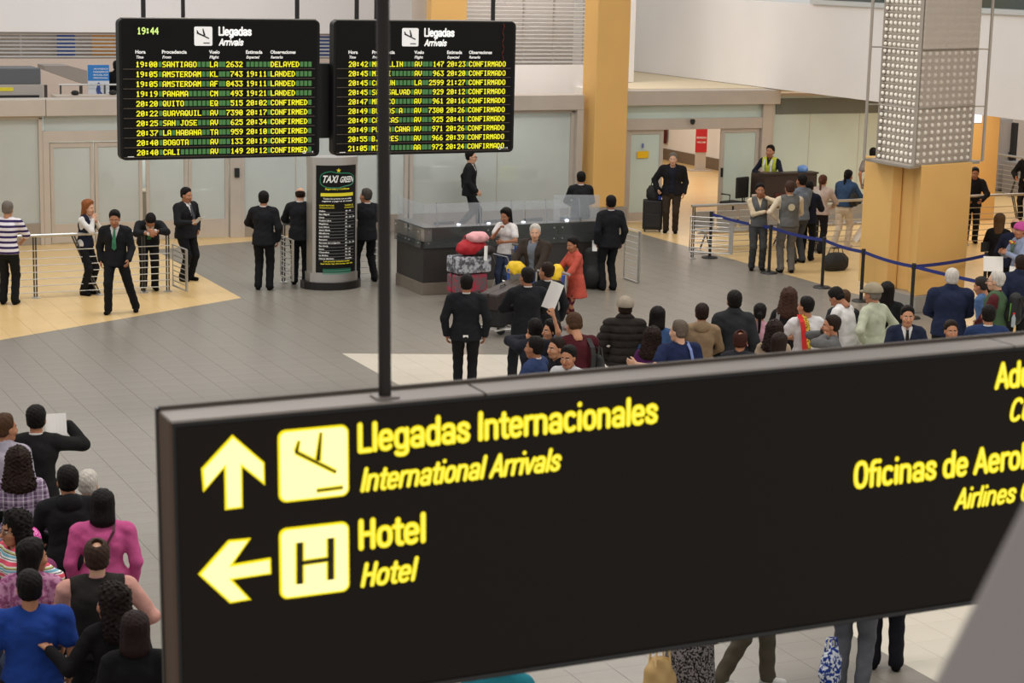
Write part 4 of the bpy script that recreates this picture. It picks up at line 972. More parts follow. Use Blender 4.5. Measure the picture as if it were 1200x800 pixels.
    def armf(o, s, frac=1.0, ro=1.0):
        sh, e, wv, _ = limbs['arm', s]; fs = []
        if frac > .5: fs = [cap(sh, e, (.050*bw+o)*ro, (.040+o)*ro), cap(e, e+(wv-e)*min(1, (frac-.5)*2), (.040+o)*ro, (.030+o)*ro)]
        else: fs = [cap(sh, sh+(e-sh)*frac*2, (.052*bw+o)*ro, (.048+o)*ro)]
        return fs
    def legf(o, s, tr=False):
        hj, kn, an, _ = limbs['leg', s]
        if tr: return [cap(hj, kn, .084*bw+o, .064+o), cap(kn, an, .064+o, .056+o)]
        return [cap(hj, kn, .078*bw+o, .052+o), cap(kn, kn+(an-kn)*.4, .050+o, .052+o), cap(kn+(an-kn)*.4, an, .052+o, .034+o)]
    def bounds(pts, pad):
        p = np.array(pts); return p.min(0)-pad, p.max(0)+pad
    alljt = [pel, mid, chest, neck]+[q for kk, v in limbs.items() for q in v[:3]]
    # --- body: one surface for trunk, arms, legs and feet, with the modelled head and hands grown on
    bf = torso(-.024)+armf(-.004, 1)+armf(-.004, -1)+legf(-.004, 1)+legf(-.004, -1)+[cap(mid+U*.26, hc+(Rh @ np.array([0, -.035, -.09])), .062, .055)]
    feet = []
    for s in (1, -1):
        hj, kn, an, lift = limbs['leg', s]; dr = nrm((.12*s, 1, -.9*lift/.05*.3)); feet.append((an, dr)); bf += [cap(an+np.array([0, -.02, -.045]), an+dr*.12+np.array([0, 0, -.05]), .032, .026)]
    lo_, hi_ = bounds(alljt+[hc]+[a+d*.16 for a, d in feet], .20); lo_[2] = -.02
    V, Q = snet(union(bf, .035), lo_, hi_, .024/k); mi = np.zeros(len(Q), int); Vs, Qs, Ms, off = [V], [Q], [mi], len(V)
    hv, hq, hm = HEADS['near' if near else 'far']; Vs.append((hv*hs) @ Rh.T+hc); Qs.append(hq+off); Ms.append(hm); off += len(hv)
    for s in (1, -1):
        sh, e, wv, hp_ = limbs['arm', s]; z_ = nrm(wv-e); y_ = nrm(-SD_*s if hp_ != 'open' else np.array([0, 0, -1.0])+Fw*.3); y_ = nrm(y_-z_*(y_@z_)); x_ = np.cross(y_, z_)
        gv, gq = HANDS[hp_, 'near' if near else 'far']; B = np.stack([x_, y_, z_], 1); g2 = gv*1.02
        thumb = Fw+np.array([0, 0, .6])
        if x_@thumb < 0: g2 = g2*np.array([-1, 1, 1]); gq = gq[:, ::-1]
        Vs.append(g2 @ B.T+wv-z_*.005); Qs.append(gq+off); Ms.append(np.zeros(len(gq), int)); off += len(gv)
    sk = SKINS[skin]; hcx = (hair[0][1] if isinstance(hair[0], tuple) else hair[1]) if hair else BLK
    ms = [mat('skin_%d' % skin, lin(*sk), .5, spec=.4, var=.05, vscale=12), mat('eye_white', lin(215, 208, 200), .3), mat('eye_iris', lin(40, 28, 22), .2), hair_mat(hcx if hcx != WHT else GRY), mat('lips_%d' % skin, lin(int(sk[0]*.86), int(sk[1]*.66), int(sk[2]*.64)), .45)]
    def put(name, V, Q, mats, mi=None):
        o = bpy.data.objects.new(name, np_mesh(name, V, Q, mats, mi)); COL.objects.link(o); o.parent = t; return o
    put('body', np.concatenate(Vs), np.concatenate(Qs), ms, np.concatenate(Ms))
    # --- hair and hats
    for kind, c in ([hair] if hair and not isinstance(hair[0], tuple) else (hair or [])):
        if (kind, c) and kind:
            gv, gq = hair_geo(kind, near); nm = 'hair' if kind not in ('cap', 'beanie') else 'hat'
            m = hair_mat(c) if nm == 'hair' else (cloth(*c) if isinstance(c, tuple) else c)
            put(nm, (gv*hs*1.01) @ Rh.T+hc, gq, [m])
    if glasses:
        g = MB(); q = []
        for s in (-1, 1):
            g.tube([tuple(Rh @ (np.array([s*.033+.021*math.cos(a), .103, .002+.016*math.sin(a)])*hs)+hc) for a in np.linspace(0, 2*PI, 9)], .0028, 4)
            g.tube([tuple(Rh @ (np.array([s*.054, .1, .006])*hs)+hc), tuple(Rh @ (np.array([s*.079, .0, .006])*hs)+hc)], .0028, 4)
        g.obj('glasses', M_BLACKP, t)
    # --- clothes
    def garment(name, fn, m, pts, pad=.12, v=vox):
        a, b = bounds(pts, pad); V, Q = snet(fn, a, b, v); return put(name, V, Q, [m])
    def M_(c): return cloth(*c) if isinstance(c, tuple) else c
    hem_dn = -U
    def upper(o, col, name, sl='long', quilt=0, hem=.90, flare=.0, vee=None, open_=None, k_=.03, collar=0):
        """hem: height of the hem on an upright figure; vee: z at which the lapels close"""
        L_ = (.93+.02)-hem; fs = torso(o)
        hemdir = rotm((1, 0, 0), -lean*.35) @ np.array([0, 0, -1.0]); hp0 = pel+np.array([0, 0, .02])
        if L_ > 0: fs = fs+[ecap(hp0, hp0+hemdir*(L_+.06), SD_, (.158*bw*hipw+o, .114*bw+o), (.170*bw*hipw+o+flare, .128*bw+o+flare))]
        if sl == 'long': fs += armf(o-.002, 1, .96)+armf(o-.002, -1, .96)
        elif sl == 'short': fs += armf(o, 1, .30, 1.12)+armf(o, -1, .30, 1.12)
        elif sl == 'elbow': fs += armf(o, 1, .45, 1.1)+armf(o, -1, .45, 1.1)
        if collar: fs += [cap(mid+U*.33, mid+U*.37, .066, .062+collar)]
        base = union(fs, k_); hz = hp0+hemdir*L_; nz = hemdir
        ph = rng.random()*6
        def fn(X, Y, Z):
            d = base(X, Y, Z)
            d = d+.0035*np.sin(X*38+ph+4*np.sin(Z*9))*np.sin(Z*31+ph)*np.float32(1)
            if quilt: d = d+np.float32(quilt)*(1-np.abs(np.sin(Z*34)))**2
            d = smax(d, (X-np.float32(hz[0]))*np.float32(nz[0])+(Y-np.float32(hz[1]))*np.float32(nz[1])+(Z-np.float32(hz[2]))*np.float32(nz[2]), .008)
            ct = mid+U*(.345+collar)    # neckline
            ux = (X-np.float32(ct[0]))*np.float32(U[0])+(Y-np.float32(ct[1]))*np.float32(U[1])+(Z-np.float32(ct[2]))*np.float32(U[2])
            fx = (X-np.float32(ct[0]))*np.float32(Fw[0])+(Y-np.float32(ct[1]))*np.float32(Fw[1])+(Z-np.float32(ct[2]))*np.float32(Fw[2])
            sx = (X-np.float32(ct[0]))*np.float32(SD_[0])+(Y-np.float32(ct[1]))*np.float32(SD_[1])+(Z-np.float32(ct[2]))*np.float32(SD_[2])
            d = smax(d, -(np.sqrt(sx*sx+(fx-.01)**2+(np.minimum(ux+.0, 0)*1.2)**2)-.066), .006)
            if vee is not None:
                wv_ = np.maximum(ux+np.float32(vee), 0)*.28
                if open_: wv_ = np.float32(open_)+np.clip(ux+.35, 0, .4)*np.float32(.12)
                cut = np.maximum(np.abs(sx)-wv_, -(fx-.03)); cut = cut if open_ else np.maximum(cut, -(ux+np.float32(vee)))
                d = np.maximum(d, -cut)
            if sl is None:
                d = smax(d, np.abs(sx)-np.float32(.155*bw)-.0*ux, .01)
            return d
        pts = [pel+hemdir*(max(L_, 0)+.02), mid, chest, neck]+[q for s in (1, -1) for q in limbs['arm', s][:3]]
        return garment(name, fn, M_(col), pts+[pel+SD_*.16*bw*hipw, pel-SD_*.16*bw*hipw], .15+.06*bulk+flare)
    kind = up[0]; c1 = up[1]; c2 = up[2] if len(up) > 2 else None; tie = up[3] if len(up) > 3 else None
    def collar_and_tie(c2, tie):
        ct = mid+U*.345
        put_o = MB().tube([tuple(ct+SD_*.068*math.cos(a)+Fw*(.064*math.sin(a)+.002)+U*(.020-.03*max(0, math.sin(a))+.008*max(0, -math.sin(a)))) for a in np.linspace(PI/2+.25, 2*PI+PI/2-.25, 13)], .013, 6).obj('collar', M_(c2), t, smooth=True)
        if tie:
            pts = [(.0, .022), (-.02, .016), (-.22, .034), (-.30, .038), (-.335, .002)]; vs = []
            for z, w_ in pts:
                p = mid+U*(.325+z); y0 = .070+(.068*min(1, -z/.12) if z < 0 else 0); 
                for sg in (-1, 1): vs += [p+SD_*w_*sg+Fw*(y0*bw+.036), p+SD_*w_*sg+Fw*(y0*bw+.026)]
            fs = []
            for i in range(4): a = 4*i; fs += [(a, a+2, a+6, a+4), (a+1, a+5, a+7, a+3), (a, a+4, a+5, a+1), (a+2, a+3, a+7, a+6)]
            MB().add(vs, fs).obj('tie', M_(tie), t)
    if kind == 'suit':
        upper(.008, c2 or (225, 222, 220), 'shirt', sl=None, hem=.95); upper(.024, c1, 'jacket', 'long', 0, .80, .012, vee=.26); collar_and_tie(c2 or (225, 222, 220), tie)
        for s in (1, -1):
            sh, e, wv, _ = limbs['arm', s]; z_ = nrm(wv-e); MB().tube([tuple(wv-z_*.03), tuple(wv+z_*.012)], .037, 10).obj('cuff', M_(c2 or (225, 222, 220)), t, smooth=True)
    elif kind == 'jacket':   # closed jacket or coat
        upper(.030, c1, 'jacket', 'long', 0, up[2] if len(up) > 2 and not isinstance(up[2], tuple) else .82, .010, collar=.03)
    elif kind == 'open':
        upper(.008, c2, 'shirt', sl='long', hem=.88); upper(.028, c1, 'jacket', 'long', 0, .84, .012, vee=.9, open_=.055, collar=.015)
    elif kind == 'puffer': upper(.048, c1, 'jacket', 'long', .022, .86, .0, collar=.035)
    elif kind == 'vest':
        upper(.010, c2, 'shirt', 'long', 0, .90); upper(.024, c1, 'vest', None, 0, .88, .004, vee=.18); collar_and_tie(c2, None)
    elif kind == 'tee': upper(.014, c1, 't_shirt', 'short', 0, .86, .008)
    elif kind == 'polo': upper(.016, c1, 'polo_shirt', 'elbow', 0, .86, .008)
    elif kind == 'shirt': upper(.016, c1, 'shirt', 'long', 0, .85, .010, collar=.01); collar_and_tie(c1, None)
    elif kind == 'coat': upper(.022, c1, 'coat', 'long', 0, .62, .05, collar=.01)
    else: upper(.018, c1, 'sweater', 'long', 0, .86, .006, collar=.005)
    if extra == 'hood':
        p = mid+U*.33-Fw*.085; garment('hood', union([ell(tuple(p), (.11, .06, .085)), cap(mid+U*.34-SD_*.07, mid+U*.34+SD_*.07-Fw*.03, .045, .045)], .03), M_(c1), [p], .15)
    if extra == 'scarf':
        garment('scarf', union([cap(mid+U*.34-SD_*.06, mid+U*.34+SD_*.06, .06, .06), cap(mid+U*.33+Fw*.05, mid+U*.2+Fw*.10, .045, .04)], .03), M_(up[2]), [mid+U*.3], .17)
    # --- trousers, skirt, shoes
    lk, lc = lo if isinstance(lo[0], str) else ('trousers', lo)
    if lk == 'skirt':
        zh = .40; f_ = union([ecap(pel+np.array([0, 0, .08]), np.array([0, 0, zh]), SD_, (.145*bw*hipw+.012, .10*bw+.014), (.21*bw, .17*bw))], .03)
        garment('skirt', lambda X, Y, Z: smax(f_(X, Y, Z), np.float32(zh)-Z, .008), M_(lc), [pel+np.array([0, 0, .12]), np.array([.2, .12, zh]), np.array([-.2, -.12, zh])], .14)
    else:
        o = {'trousers': .010, 'leggings': -.004, 'jeans': .004}[lk]
        fs = legf(o, 1, lk != 'leggings')+legf(o, -1, lk != 'leggings')+[ecap(pel+np.array([0, 0, -.05]), pel+np.array([0, 0, .06]), SD_, (.148*bw*hipw, .106*bw+.004), (.132*bw*hipw, .095*bw))]
        for s in (1, -1): fs += [cap(limbs['leg', s][2]+np.array([0, .01, 0]), limbs['leg', s][2]+np.array([0, .015, -.045]), .054+o*.5, .058+o*.5)] if lk != 'leggings' else []
        g = union(fs, .022); ph = rng.random()*6
        garment(lk if lk != 'jeans' else 'trousers', lambda X, Y, Z: smax(g(X, Y, Z)+.003*np.sin(Z*46+ph+3*np.sin(X*20)), np.float32(.035)-Z, .006), M_(lc), [pel]+[q for s in (1, -1) for q in limbs['leg', s][:3]], .17)
    for s, (an, dr) in zip((1, -1), feet):
        a = an+np.array([0, -.03, -.05]); b = an+dr*.14+np.array([0, 0, -.052]); zf = (an[2]-.085)-.012
        g = union([ecap(a, b, (1, 0, 0), (.042, .042), (.046, .036)), cap(an+np.array([0, -.012, -.03]), an+np.array([0, .0, .0]), .043, .04)], .02)
        garment('shoe', lambda X, Y, Z: smax(g(X, Y, Z), np.float32(zf+.012)-Z, .005), M_(shoes), [a, b], .09, .016)
    t['J'] = 0; del t['J']
    return t, J, k
# ================================================================ THE PEOPLE IN THE HALL
K = (35, 36, 41); KT = (30, 31, 35); W_ = (225, 222, 220); NV = (34, 40, 62); GREEN = (62, 140, 96)
JEAN = (58, 70, 98)
P_ = {}
def pp(key, *a, **k): P_[key] = person(*a, **k); return P_[key]
polo = pattern('cloth_striped_polo', lin(220, 215, 225), ramp_stripes('Z', 11.5, [(0, lin(58, 46, 92)), (.46, lin(228, 224, 232))]))
# -- left, by the railing and the doors
pp('polo', 9, 237, 1.74, 165, 'man in white and purple striped polo at the left edge behind the railing', ('polo', polo), KT, ('short', GRY), arms=('rail', 'rail'), lean=8)
pp('vestw', 104, 236, 1.66, 55, 'red-haired woman in navy vest and white shirt, hands at her mouth by the railing', ('vest', NV, W_), KT, ('mid', RED), 3, arms=('face', 'chin'), female=True, lean=8)
pp('tie', 134, 248, 1.72, -8, 'man striding in black suit with a loose green tie in front of the railing', ('suit', K, W_, GREEN), KT, ('short', BLK), 1, arms=('down', 'swing'), legs=((.12, .12), (.30, -.14)), hpitch=12, lean=4, bulk=1.05)
pp('bent', 177, 256, 1.72, 5, 'man in black suit bent over the railing with his head on his hands', ('suit', K, W_, GREEN), KT, ('short', BLK), 1, arms=(((.04, .62, 1.10), (1, .1, -.3), 'relaxed'), ((.05, .60, 1.14), (1, .1, -.3), 'relaxed')), lean=64, hpitch=20, legs='stand')
pp('reader', 219, 221, 1.71, 48, 'stout man in black suit reading a paper on the ochre tile tip', ('suit', K, W_, (70, 74, 84)), KT, ('short', BLK), 1, arms=('hold', 'pocket'), hpitch=8, bulk=1.18)
pp('backA', 309, 225, 1.77, 172, 'man in black suit seen from behind left of the railing gate', ('suit', K), KT, ('short', BLK), 1, arms=('down', 'rail'), twist=4)
pp('bald', 352, 220, 1.78, 176, 'balding man in black suit leaning on the railing left of the taxi totem', ('suit', K), KT, ('bald', DKB), 3, arms=('rail', 'rail'), lean=6)
pp('greyhead', 429, 222, 1.74, 200, 'grey-haired man in black suit behind the railing right of the taxi totem', ('suit', K), KT, ('short', (72, 66, 62)), 1, arms=('rail', 'rail'), legs='wide', hyaw=35)
pp('walker', 552, 177, 1.83, 78, 'man in black suit and glasses walking past behind the counter', ('suit', K, W_), KT, ('short', BLK), 3, arms=('swing', 'back'), legs='step', glasses=True)
pp('behind', 681, 202, 1.72, 192, 'man in black suit seen from behind beyond the right end of the counter', ('suit', K, W_), KT, ('short', BLK), 1, arms=('front', 'front'))
# -- around the counter and the trolleys
pp('whitetee', 592, 246, 1.60, -28, 'dark-haired woman in white t-shirt with her hand at her mouth at the counter', ('tee', (228, 224, 222)), JEAN, ('long', BLK), 2, arms=('chin', 'belly'), female=True, hpitch=14, twist=-8)
pp('oldman', 627, 264, 1.68, -34, 'white-haired man in brown jacket pushing the trolley with yellow bags', ('open', (66, 56, 48), (116, 124, 136)), (52, 52, 58), ('short', WHT), 3, arms=('push', 'push'), bulk=1.22, lean=6, hyaw=28)
pp('coral', 670, 279, 1.54, -64, 'woman in coral red coat and maroon leggings behind a trolley', ('coat', (214, 82, 64)), ('leggings', (88, 26, 40)), ('bun', BLK), 2, arms=('push', 'push'), female=True, lean=8, hpitch=8, hyaw=12, shoes=(190, 150, 150))
pp('suitR', 716, 230, 1.74, 205, 'man in black suit standing by the right end of the counter', ('suit', K, W_), KT, ('short', BLK), 4, arms=('down', 'down'), twist=-6)
pp('suitC', 547, 323, 1.66, 180, 'man in black suit seen from behind with a white tag, left of the striding one', ('suit', K, W_), KT, ('short', BLK), 2, arms=('stiff', 'stiff'), bulk=1.14)
pp('suitD', 618, 315, 1.72, 192, 'man in black suit striding away beside the dark suitcase', ('suit', K, W_), KT, ('short', BLK), 2, arms=('front', 'belly'), legs=((.12, .18), (.24, -.22)), bulk=1.12, hyaw=24)
pp('suitE', 641, 309, 1.68, 205, 'man in black suit mostly hidden behind the striding one', ('suit', K, W_), KT, ('short', DKB), 1, arms=('down', 'down'), hyaw=30)
# -- front crowd just beyond the sign, left to right
pp('f1', 627, 375, 1.64, 190, 'dark-haired man with white collar, hand raised to his face, above the sign', ('suit', (40, 42, 54), W_), KT, ('short', BLK), 0, arms=('down', 'phone'))
pp('f2', 627, 396, 1.62, -115, 'young man in blue blazer looking left, just above the sign', ('suit', (48, 66, 112), W_), KT, ('short', BLK), 2, arms=('front', 'front'), bulk=1.05)
pp('f3', 646, 377, 1.52, -60, 'woman with dark hair and raised right arm holding up a white sheet', ('tee', (70, 96, 130)), KT, ('mid', BLK), 0, arms=('down', 'vhigh'), female=True)
pp('f4', 652, 397, 1.50, -50, 'young man in black t-shirt looking left behind the blazer', ('tee', (32, 30, 34)), KT, ('short', DKB), 0, arms=('down', 'down'))
pp('f5', 666, 407, 1.58, -25, 'man in pale shirt with hand at his chin, lowest above the sign', ('shirt', (205, 205, 208)), KT, ('short', BLK), 1, arms=('chin', 'down'), hpitch=6)
pp('f6', 671, 369, 1.78, 205, 'brown-haired man in maroon sweater with a black shoulder bag', ('sweater', (84, 26, 34)), KT, ('short', BRN), 0, arms=('front', 'down'), hpitch=18, lean=10, bulk=1.15)
pp('f7', 733, 350, 1.74, 184, 'man in beige cap and dark puffer jacket seen from behind', ('puffer', (52, 46, 42)), KT, [('short', DKB), ('cap', (160, 146, 126))], 1, arms=('pocket', 'pocket'), bulk=1.0)
pp('f8', 771, 362, 1.62, 175, 'dark-haired person in blue top seen from behind beside the cap man', ('sweater', (58, 92, 146)), KT, ('bob', BLK), 1, female=True)
pp('f9', 765, 387, 1.54, 170, 'short-haired woman in purple top held by the man in navy', ('sweater', (92, 30, 96)), KT, ('curly', DKB), 1, female=True, extra='scarf' if False else None)
pp('f10', 796, 377, 1.70, 205, 'greying man in navy t-shirt with his arm around the woman in purple', ('tee', (32, 44, 84)), KT, ('short', (96, 84, 74)), 3, arms=('down', ((.52, .04, 1.22), (.2, -.8, -.6), 'relaxed')), hyaw=30, bulk=1.1)
pp('f11', 823, 357, 1.66, 182, 'person in tan hooded jacket seen from behind', ('sweater', (158, 128, 94)), KT, ('short', DKB), 1, arms=('front', 'front'), extra='hood')
pp('f12', 861, 342, 1.80, 190, 'tall man in charcoal jacket seen from behind', ('jacket', (50, 52, 56)), KT, ('short', BLK), 2, arms=('down', 'down'), bulk=1.0)
pp('f13', 891, 357, 1.58, 180, 'girl with long dark braid in a pink top', ('sweater', (226, 158, 178)), KT, ('pony', BLK), 1, female=True, arms=('front', 'front'))
pp('f14', 868, 389, 1.58, 175, 'person with thinning reddish-brown hair low above the sign', ('sweater', (46, 46, 52)), KT, ('crown', (60, 32, 26)), 2)
pp('f15', 925, 341, 1.66, 172, 'woman with long brown hair and dark top beside the sash wearer', ('sweater', (38, 36, 40)), KT, ('curly', (66, 46, 36)), 1, female=True, arms=('front', 'front'))
pp('f16', 945, 349, 1.66, 205, 'person in white t-shirt with a red and yellow sash on the shoulder', ('tee', (226, 222, 222)), KT, ('short', BLK), 1, arms=('down', 'belly'), hyaw=30)
pp('f17', 908, 379, 1.58, 178, 'woman with wavy dark hair left of the white t-shirt', ('sweater', (176, 150, 122)), KT, ('curly', DKB), 1, female=True)
pp('f18', 914, 393, 1.54, 160, 'woman with straight dark hair lowest in front of the white t-shirt', ('sweater', (120, 110, 108)), KT, ('mid', DKB), 1, female=True)
pp('f19', 975, 340, 1.70, -118, 'man in white shirt bent over a turquoise phone', ('shirt', (226, 224, 224)), KT, ('short', BLK), 2, arms=('read', 'read'), lean=22, hpitch=26)
pp('f20', 990, 341, 1.50, 178, 'brown-haired person mostly hidden behind the white shirt', ('sweater', (50, 50, 56)), KT, ('short', BRN), 1)
pp('f21', 975, 371, 1.62, -82, 'man in grey top holding a camera to his face', ('sweater', (104, 104, 104)), KT, ('short', DKB), 1, arms=('phone', 'phone'))
pp('f22', 1023, 334, 1.76, -128, 'man in beige cap and pale green shirt with hand on hip', ('shirt', (192, 198, 168)), (36, 40, 56), [('short', GRY), ('cap', (160, 146, 118))], 1, arms=('hip', 'hip'), lean=6)
pp('f23', 1040, 333, 1.66, 176, 'dark-haired person in black behind the pale green shirt', ('jacket', (30, 30, 32)), KT, ('mid', BLK), 1)
pp('f24', 1064, 360, 1.66, 8, 'young man in navy suit looking towards the camera', ('suit', (34, 42, 66), W_, (40, 36, 40)), KT, ('short', BLK), 0, arms=('front', 'front'))
pp('f25', 1116, 316, 1.78, 188, 'white-haired man in navy jacket seen from behind', ('jacket', (34, 44, 74)), KT, ('short', WHT), 3, arms=('front', 'front'), bulk=1.22)
pp('f26', 1115, 377, 1.56, 15, 'person with only dark hair and forehead showing above the sign', ('sweater', (60, 50, 50)), KT, ('short', DKB), 1)
pp('f27', 1148, 326, 1.58, -112, 'dark-haired man in mid blue shirt looking left', ('shirt', (72, 108, 160)), KT, ('short', (50, 44, 42)), 1, lean=8, hpitch=10)
pp('f28', 1168, 319, 1.78, -98, 'white-haired man in green vest with maroon sleeves and a backpack', ('vest', (74, 104, 70), (96, 34, 42)), KT, ('short', WHT), 3, arms=('front', 'front'), glasses=True, bulk=1.15)
pp('f29', 1159, 359, 1.70, 190, 'dark-haired man in blue suit seen from behind above the sign', ('suit', (38, 58, 104), W_), KT, ('short', BLK), 1, arms=('front', 'front'), bulk=1.1)
pp('f30', 1197, 262, 1.70, -60, 'person in bright pink sequin hat and pale blue shirt at the right edge', ('shirt', (146, 160, 196)), KT, [('short', BLK), ('beanie', (220, 70, 160))], 1, arms=('read', 'read'), at=None)
pp('f31', 1197, 300, 1.72, 195, 'person in dark navy jacket cut by the right edge', ('jacket', (34, 42, 68)), KT, ('short', DKB), 1, bulk=1.1)
# -- right, beyond the rope
pp('longhair', 1172, 252, 1.64, 172, 'woman with long light brown hair and black top beyond the column', ('sweater', (30, 28, 30)), KT, ('long', (84, 62, 42)), 1, female=True, arms=('front', 'front'))
pp('baldnavy', 1191, 256, 1.72, 190, 'bald man in navy top at the right edge beside the long-haired woman', ('sweater', (34, 40, 66)), KT, ('bald', DKB), 3, arms=('front', 'front'))
pp('leaner', 1143, 197, 1.68, 6, 'man in black jacket leaning on the steel railing facing the camera', ('jacket', (32, 32, 36)), KT, ('short', BLK), 2, arms=('rail', 'rail'), lean=10)
pp('farright', 1206, 176, 1.70, -20, 'person in black by the far railing at the right edge', ('jacket', (24, 24, 26)), KT, ('short', BLK), 1, arms=('rail', 'rail'))
hv = pp('guard', 903, 171, 1.82, -20, 'guard in dark jumper and yellow reflective vest behind the desk', ('vest', (214, 226, 60), (34, 38, 56)), KT, ('short', BLK), 1, arms=('belly', 'belly'))
pp('vest1', 891, 216, 1.71, 8, 'man in grey vest and cream shirt with arms crossed and hand at his cheek', ('vest', (96, 98, 100), (228, 204, 164)), (70, 70, 70), ('short', BLK), 2, arms=('cross', 'phone'))
pp('vest2', 926, 213, 1.80, 196, 'man in grey vest with a round back badge and cream sleeves seen from behind', ('vest', (108, 108, 106), (228, 208, 176)), (112, 108, 104), ('short', (70, 52, 44)), 1, arms=('front', 'hip'), bulk=1.1)
pp('grey1', 940, 205, 1.80, 222, 'man in blue-grey shirt behind the man with the badge', ('shirt', (112, 122, 136)), (72, 76, 84), ('short', BLK), 2, arms=('front', 'front'))
pp('dark1', 949, 213, 1.62, 168, 'person in dark clothes at the railing holding up a white paper', ('jacket', (32, 36, 52)), KT, ('short', BLK), 1, arms=('read', 'rail'))
pp('beige', 965, 206, 1.64, 160, 'woman in beige sweater and dark trousers leaning on the railing', ('sweater', (194, 168, 152)), (36, 36, 42), ('pony', (86, 52, 38)), 3, arms=('rail', 'rail'), female=True, legs=((.06, -.05), (.2, .22)), bulk=1.18, lean=10)
pp('denim', 995, 200, 1.68, 150, 'woman in denim jacket and cream trousers leaning on the railing', ('jacket', (52, 78, 116), .92), (224, 204, 178), ('pony', BLK), 1, arms=('rail', 'rail'), female=True, legs=((.05, .12), (.1, -.2)), bulk=1.12, lean=12, shoes=(210, 200, 190))
pp('greytop', 1024, 174, 1.74, 165, 'man in grey top with head half hidden by the bulb lattice box', ('tee', (140, 132, 130)), KT, ('short', BLK), 1, arms=('front', 'down'), lean=6)
pp('stoop', 1019, 240, 1.62, -75, 'stooping person in navy with pale sleeves beside the ochre column', ('vest', (34, 44, 76), (132, 144, 186)), (120, 120, 124), ('short', BLK), 1, arms=('hold', 'hold'), lean=26, hpitch=20)
pp('traveller', 789, 180, 1.78, -2, 'older man in black jacket standing with a wheeled black suitcase by the glass door', ('open', (34, 33, 36), (34, 38, 50)), (62, 50, 40), ('short', GRY), 3, arms=(((.27, .10, .93), (1, -.6, 0), 'grip'), 'down'), bulk=1.16)
# -- lower left crowd, nearest
lil = pattern('cloth_plaid', lin(170, 150, 180), plaid)
strp = pattern('cloth_candy_stripes', lin(220, 210, 215), ramp_stripes('Z', 9, [(0, lin(225, 90, 110)), (.18, lin(235, 232, 230)), (.26, lin(60, 60, 70)), (.32, lin(235, 232, 230)), (.42, lin(120, 180, 200)), (.58, lin(235, 232, 230)), (.64, lin(60, 60, 70)), (.70, lin(200, 200, 120)), (.8, lin(235, 232, 230)), (.88, lin(225, 90, 110))]))
furl = pattern('cloth_lilac_knit', lin(180, 110, 150), speckle(lin(196, 140, 172), lin(150, 84, 124), 26))
pp('l1', 5, 487, 1.72, 165, 'brown-haired person in pale lilac shirt at the left edge', ('shirt', (176, 168, 186)), KT, ('short', BRN), 1, hyaw=-40)
pp('l2', 42, 477, 1.72, 176, 'man in black suit holding a white sheet, topmost of the left crowd', ('suit', (36, 35, 36)), KT, ('short', BLK), 1, arms=(((.27, .24, 1.50), (1, .2, -.6), 'grip'), 'down'))
pp('l3', 21, 529, 1.60, 182, 'woman with bushy curly hair and lilac plaid shirt', ('sweater', lil), KT, ('curly', DKB), 1, female=True, bulk=1.1)
pp('l4', 79, 548, 1.68, 188, 'person in black and slate blue hooded top', ('sweater', (33, 33, 36)), KT, ('short', BLK), 1, arms=('front', 'front'), extra='hood', bulk=1.08)
pp('l5', 103, 553, 1.52, 168, 'white-haired person in pale top behind the hooded one', ('sweater', (176, 170, 184)), KT, ('short', WHT), 3)
pp('l6', 120, 578, 1.58, 178, 'black-haired woman in bright pink jacket with a thin shoulder strap', ('sweater', (222, 78, 148)), KT, ('bob', BLK), 1, female=True, bulk=1.28)
pp('l7', 17, 604, 1.60, -62, 'woman with glasses and candy-striped sweater at the left edge', ('sweater', strp), JEAN, ('curly', BLK), 1, female=True, glasses=True, bulk=1.15, arms=('front', ((.20, -.02, 1.06), (.4, -1, .1), 'relaxed')))
pp('l9', 33, 622, 1.42, 176, 'child in a bright pink sequin hat between the candy stripes and the pink jacket', ('sweater', (150, 60, 110)), KT, [('short', BLK), ('beanie', pattern('cloth_pink_sequins', lin(226, 60, 160), speckle(lin(214, 40, 150), lin(250, 190, 230), 60, .5, .6), .4))], 1)
pp('l8', 38, 636, 1.60, 168, 'black-haired woman in lilac knit behind the blue t-shirt', ('sweater', furl), JEAN, ('mid', BLK), 1, female=True, hyaw=-45, bulk=1.08)
pp('l10', 113, 635, 1.72, 184, 'man with thinning hair in dark quilted vest and salmon shirt, hand on hip', ('vest', (50, 46, 44), (228, 158, 142)), KT, ('crown', (62, 46, 38)), 3, arms=('hip', 'front'), bulk=1.2)
pp('l11', 34, 671, 1.66, 184, 'man in plain royal blue t-shirt at the bottom left', ('tee', (26, 66, 166)), KT, ('short', BLK), 1, arms=('down', 'down'), bulk=1.2)
pp('l12', 131, 690, 1.60, 195, 'woman with long curly hair in black, her hand on the blue t-shirt', ('sweater', (28, 26, 28)), KT, ('curly', (34, 24, 22)), 1, arms=('down', ((.44, .20, 1.24), (.4, -.4, -1), 'open')), female=True, hyaw=35, bulk=1.06)
pp('l13', 158, 722, 1.56, 180, 'short dark-haired woman in black at the bottom beside the sign', ('sweater', (26, 25, 27)), KT, ('bob', (40, 26, 26)), 1, female=True, bulk=1.1)
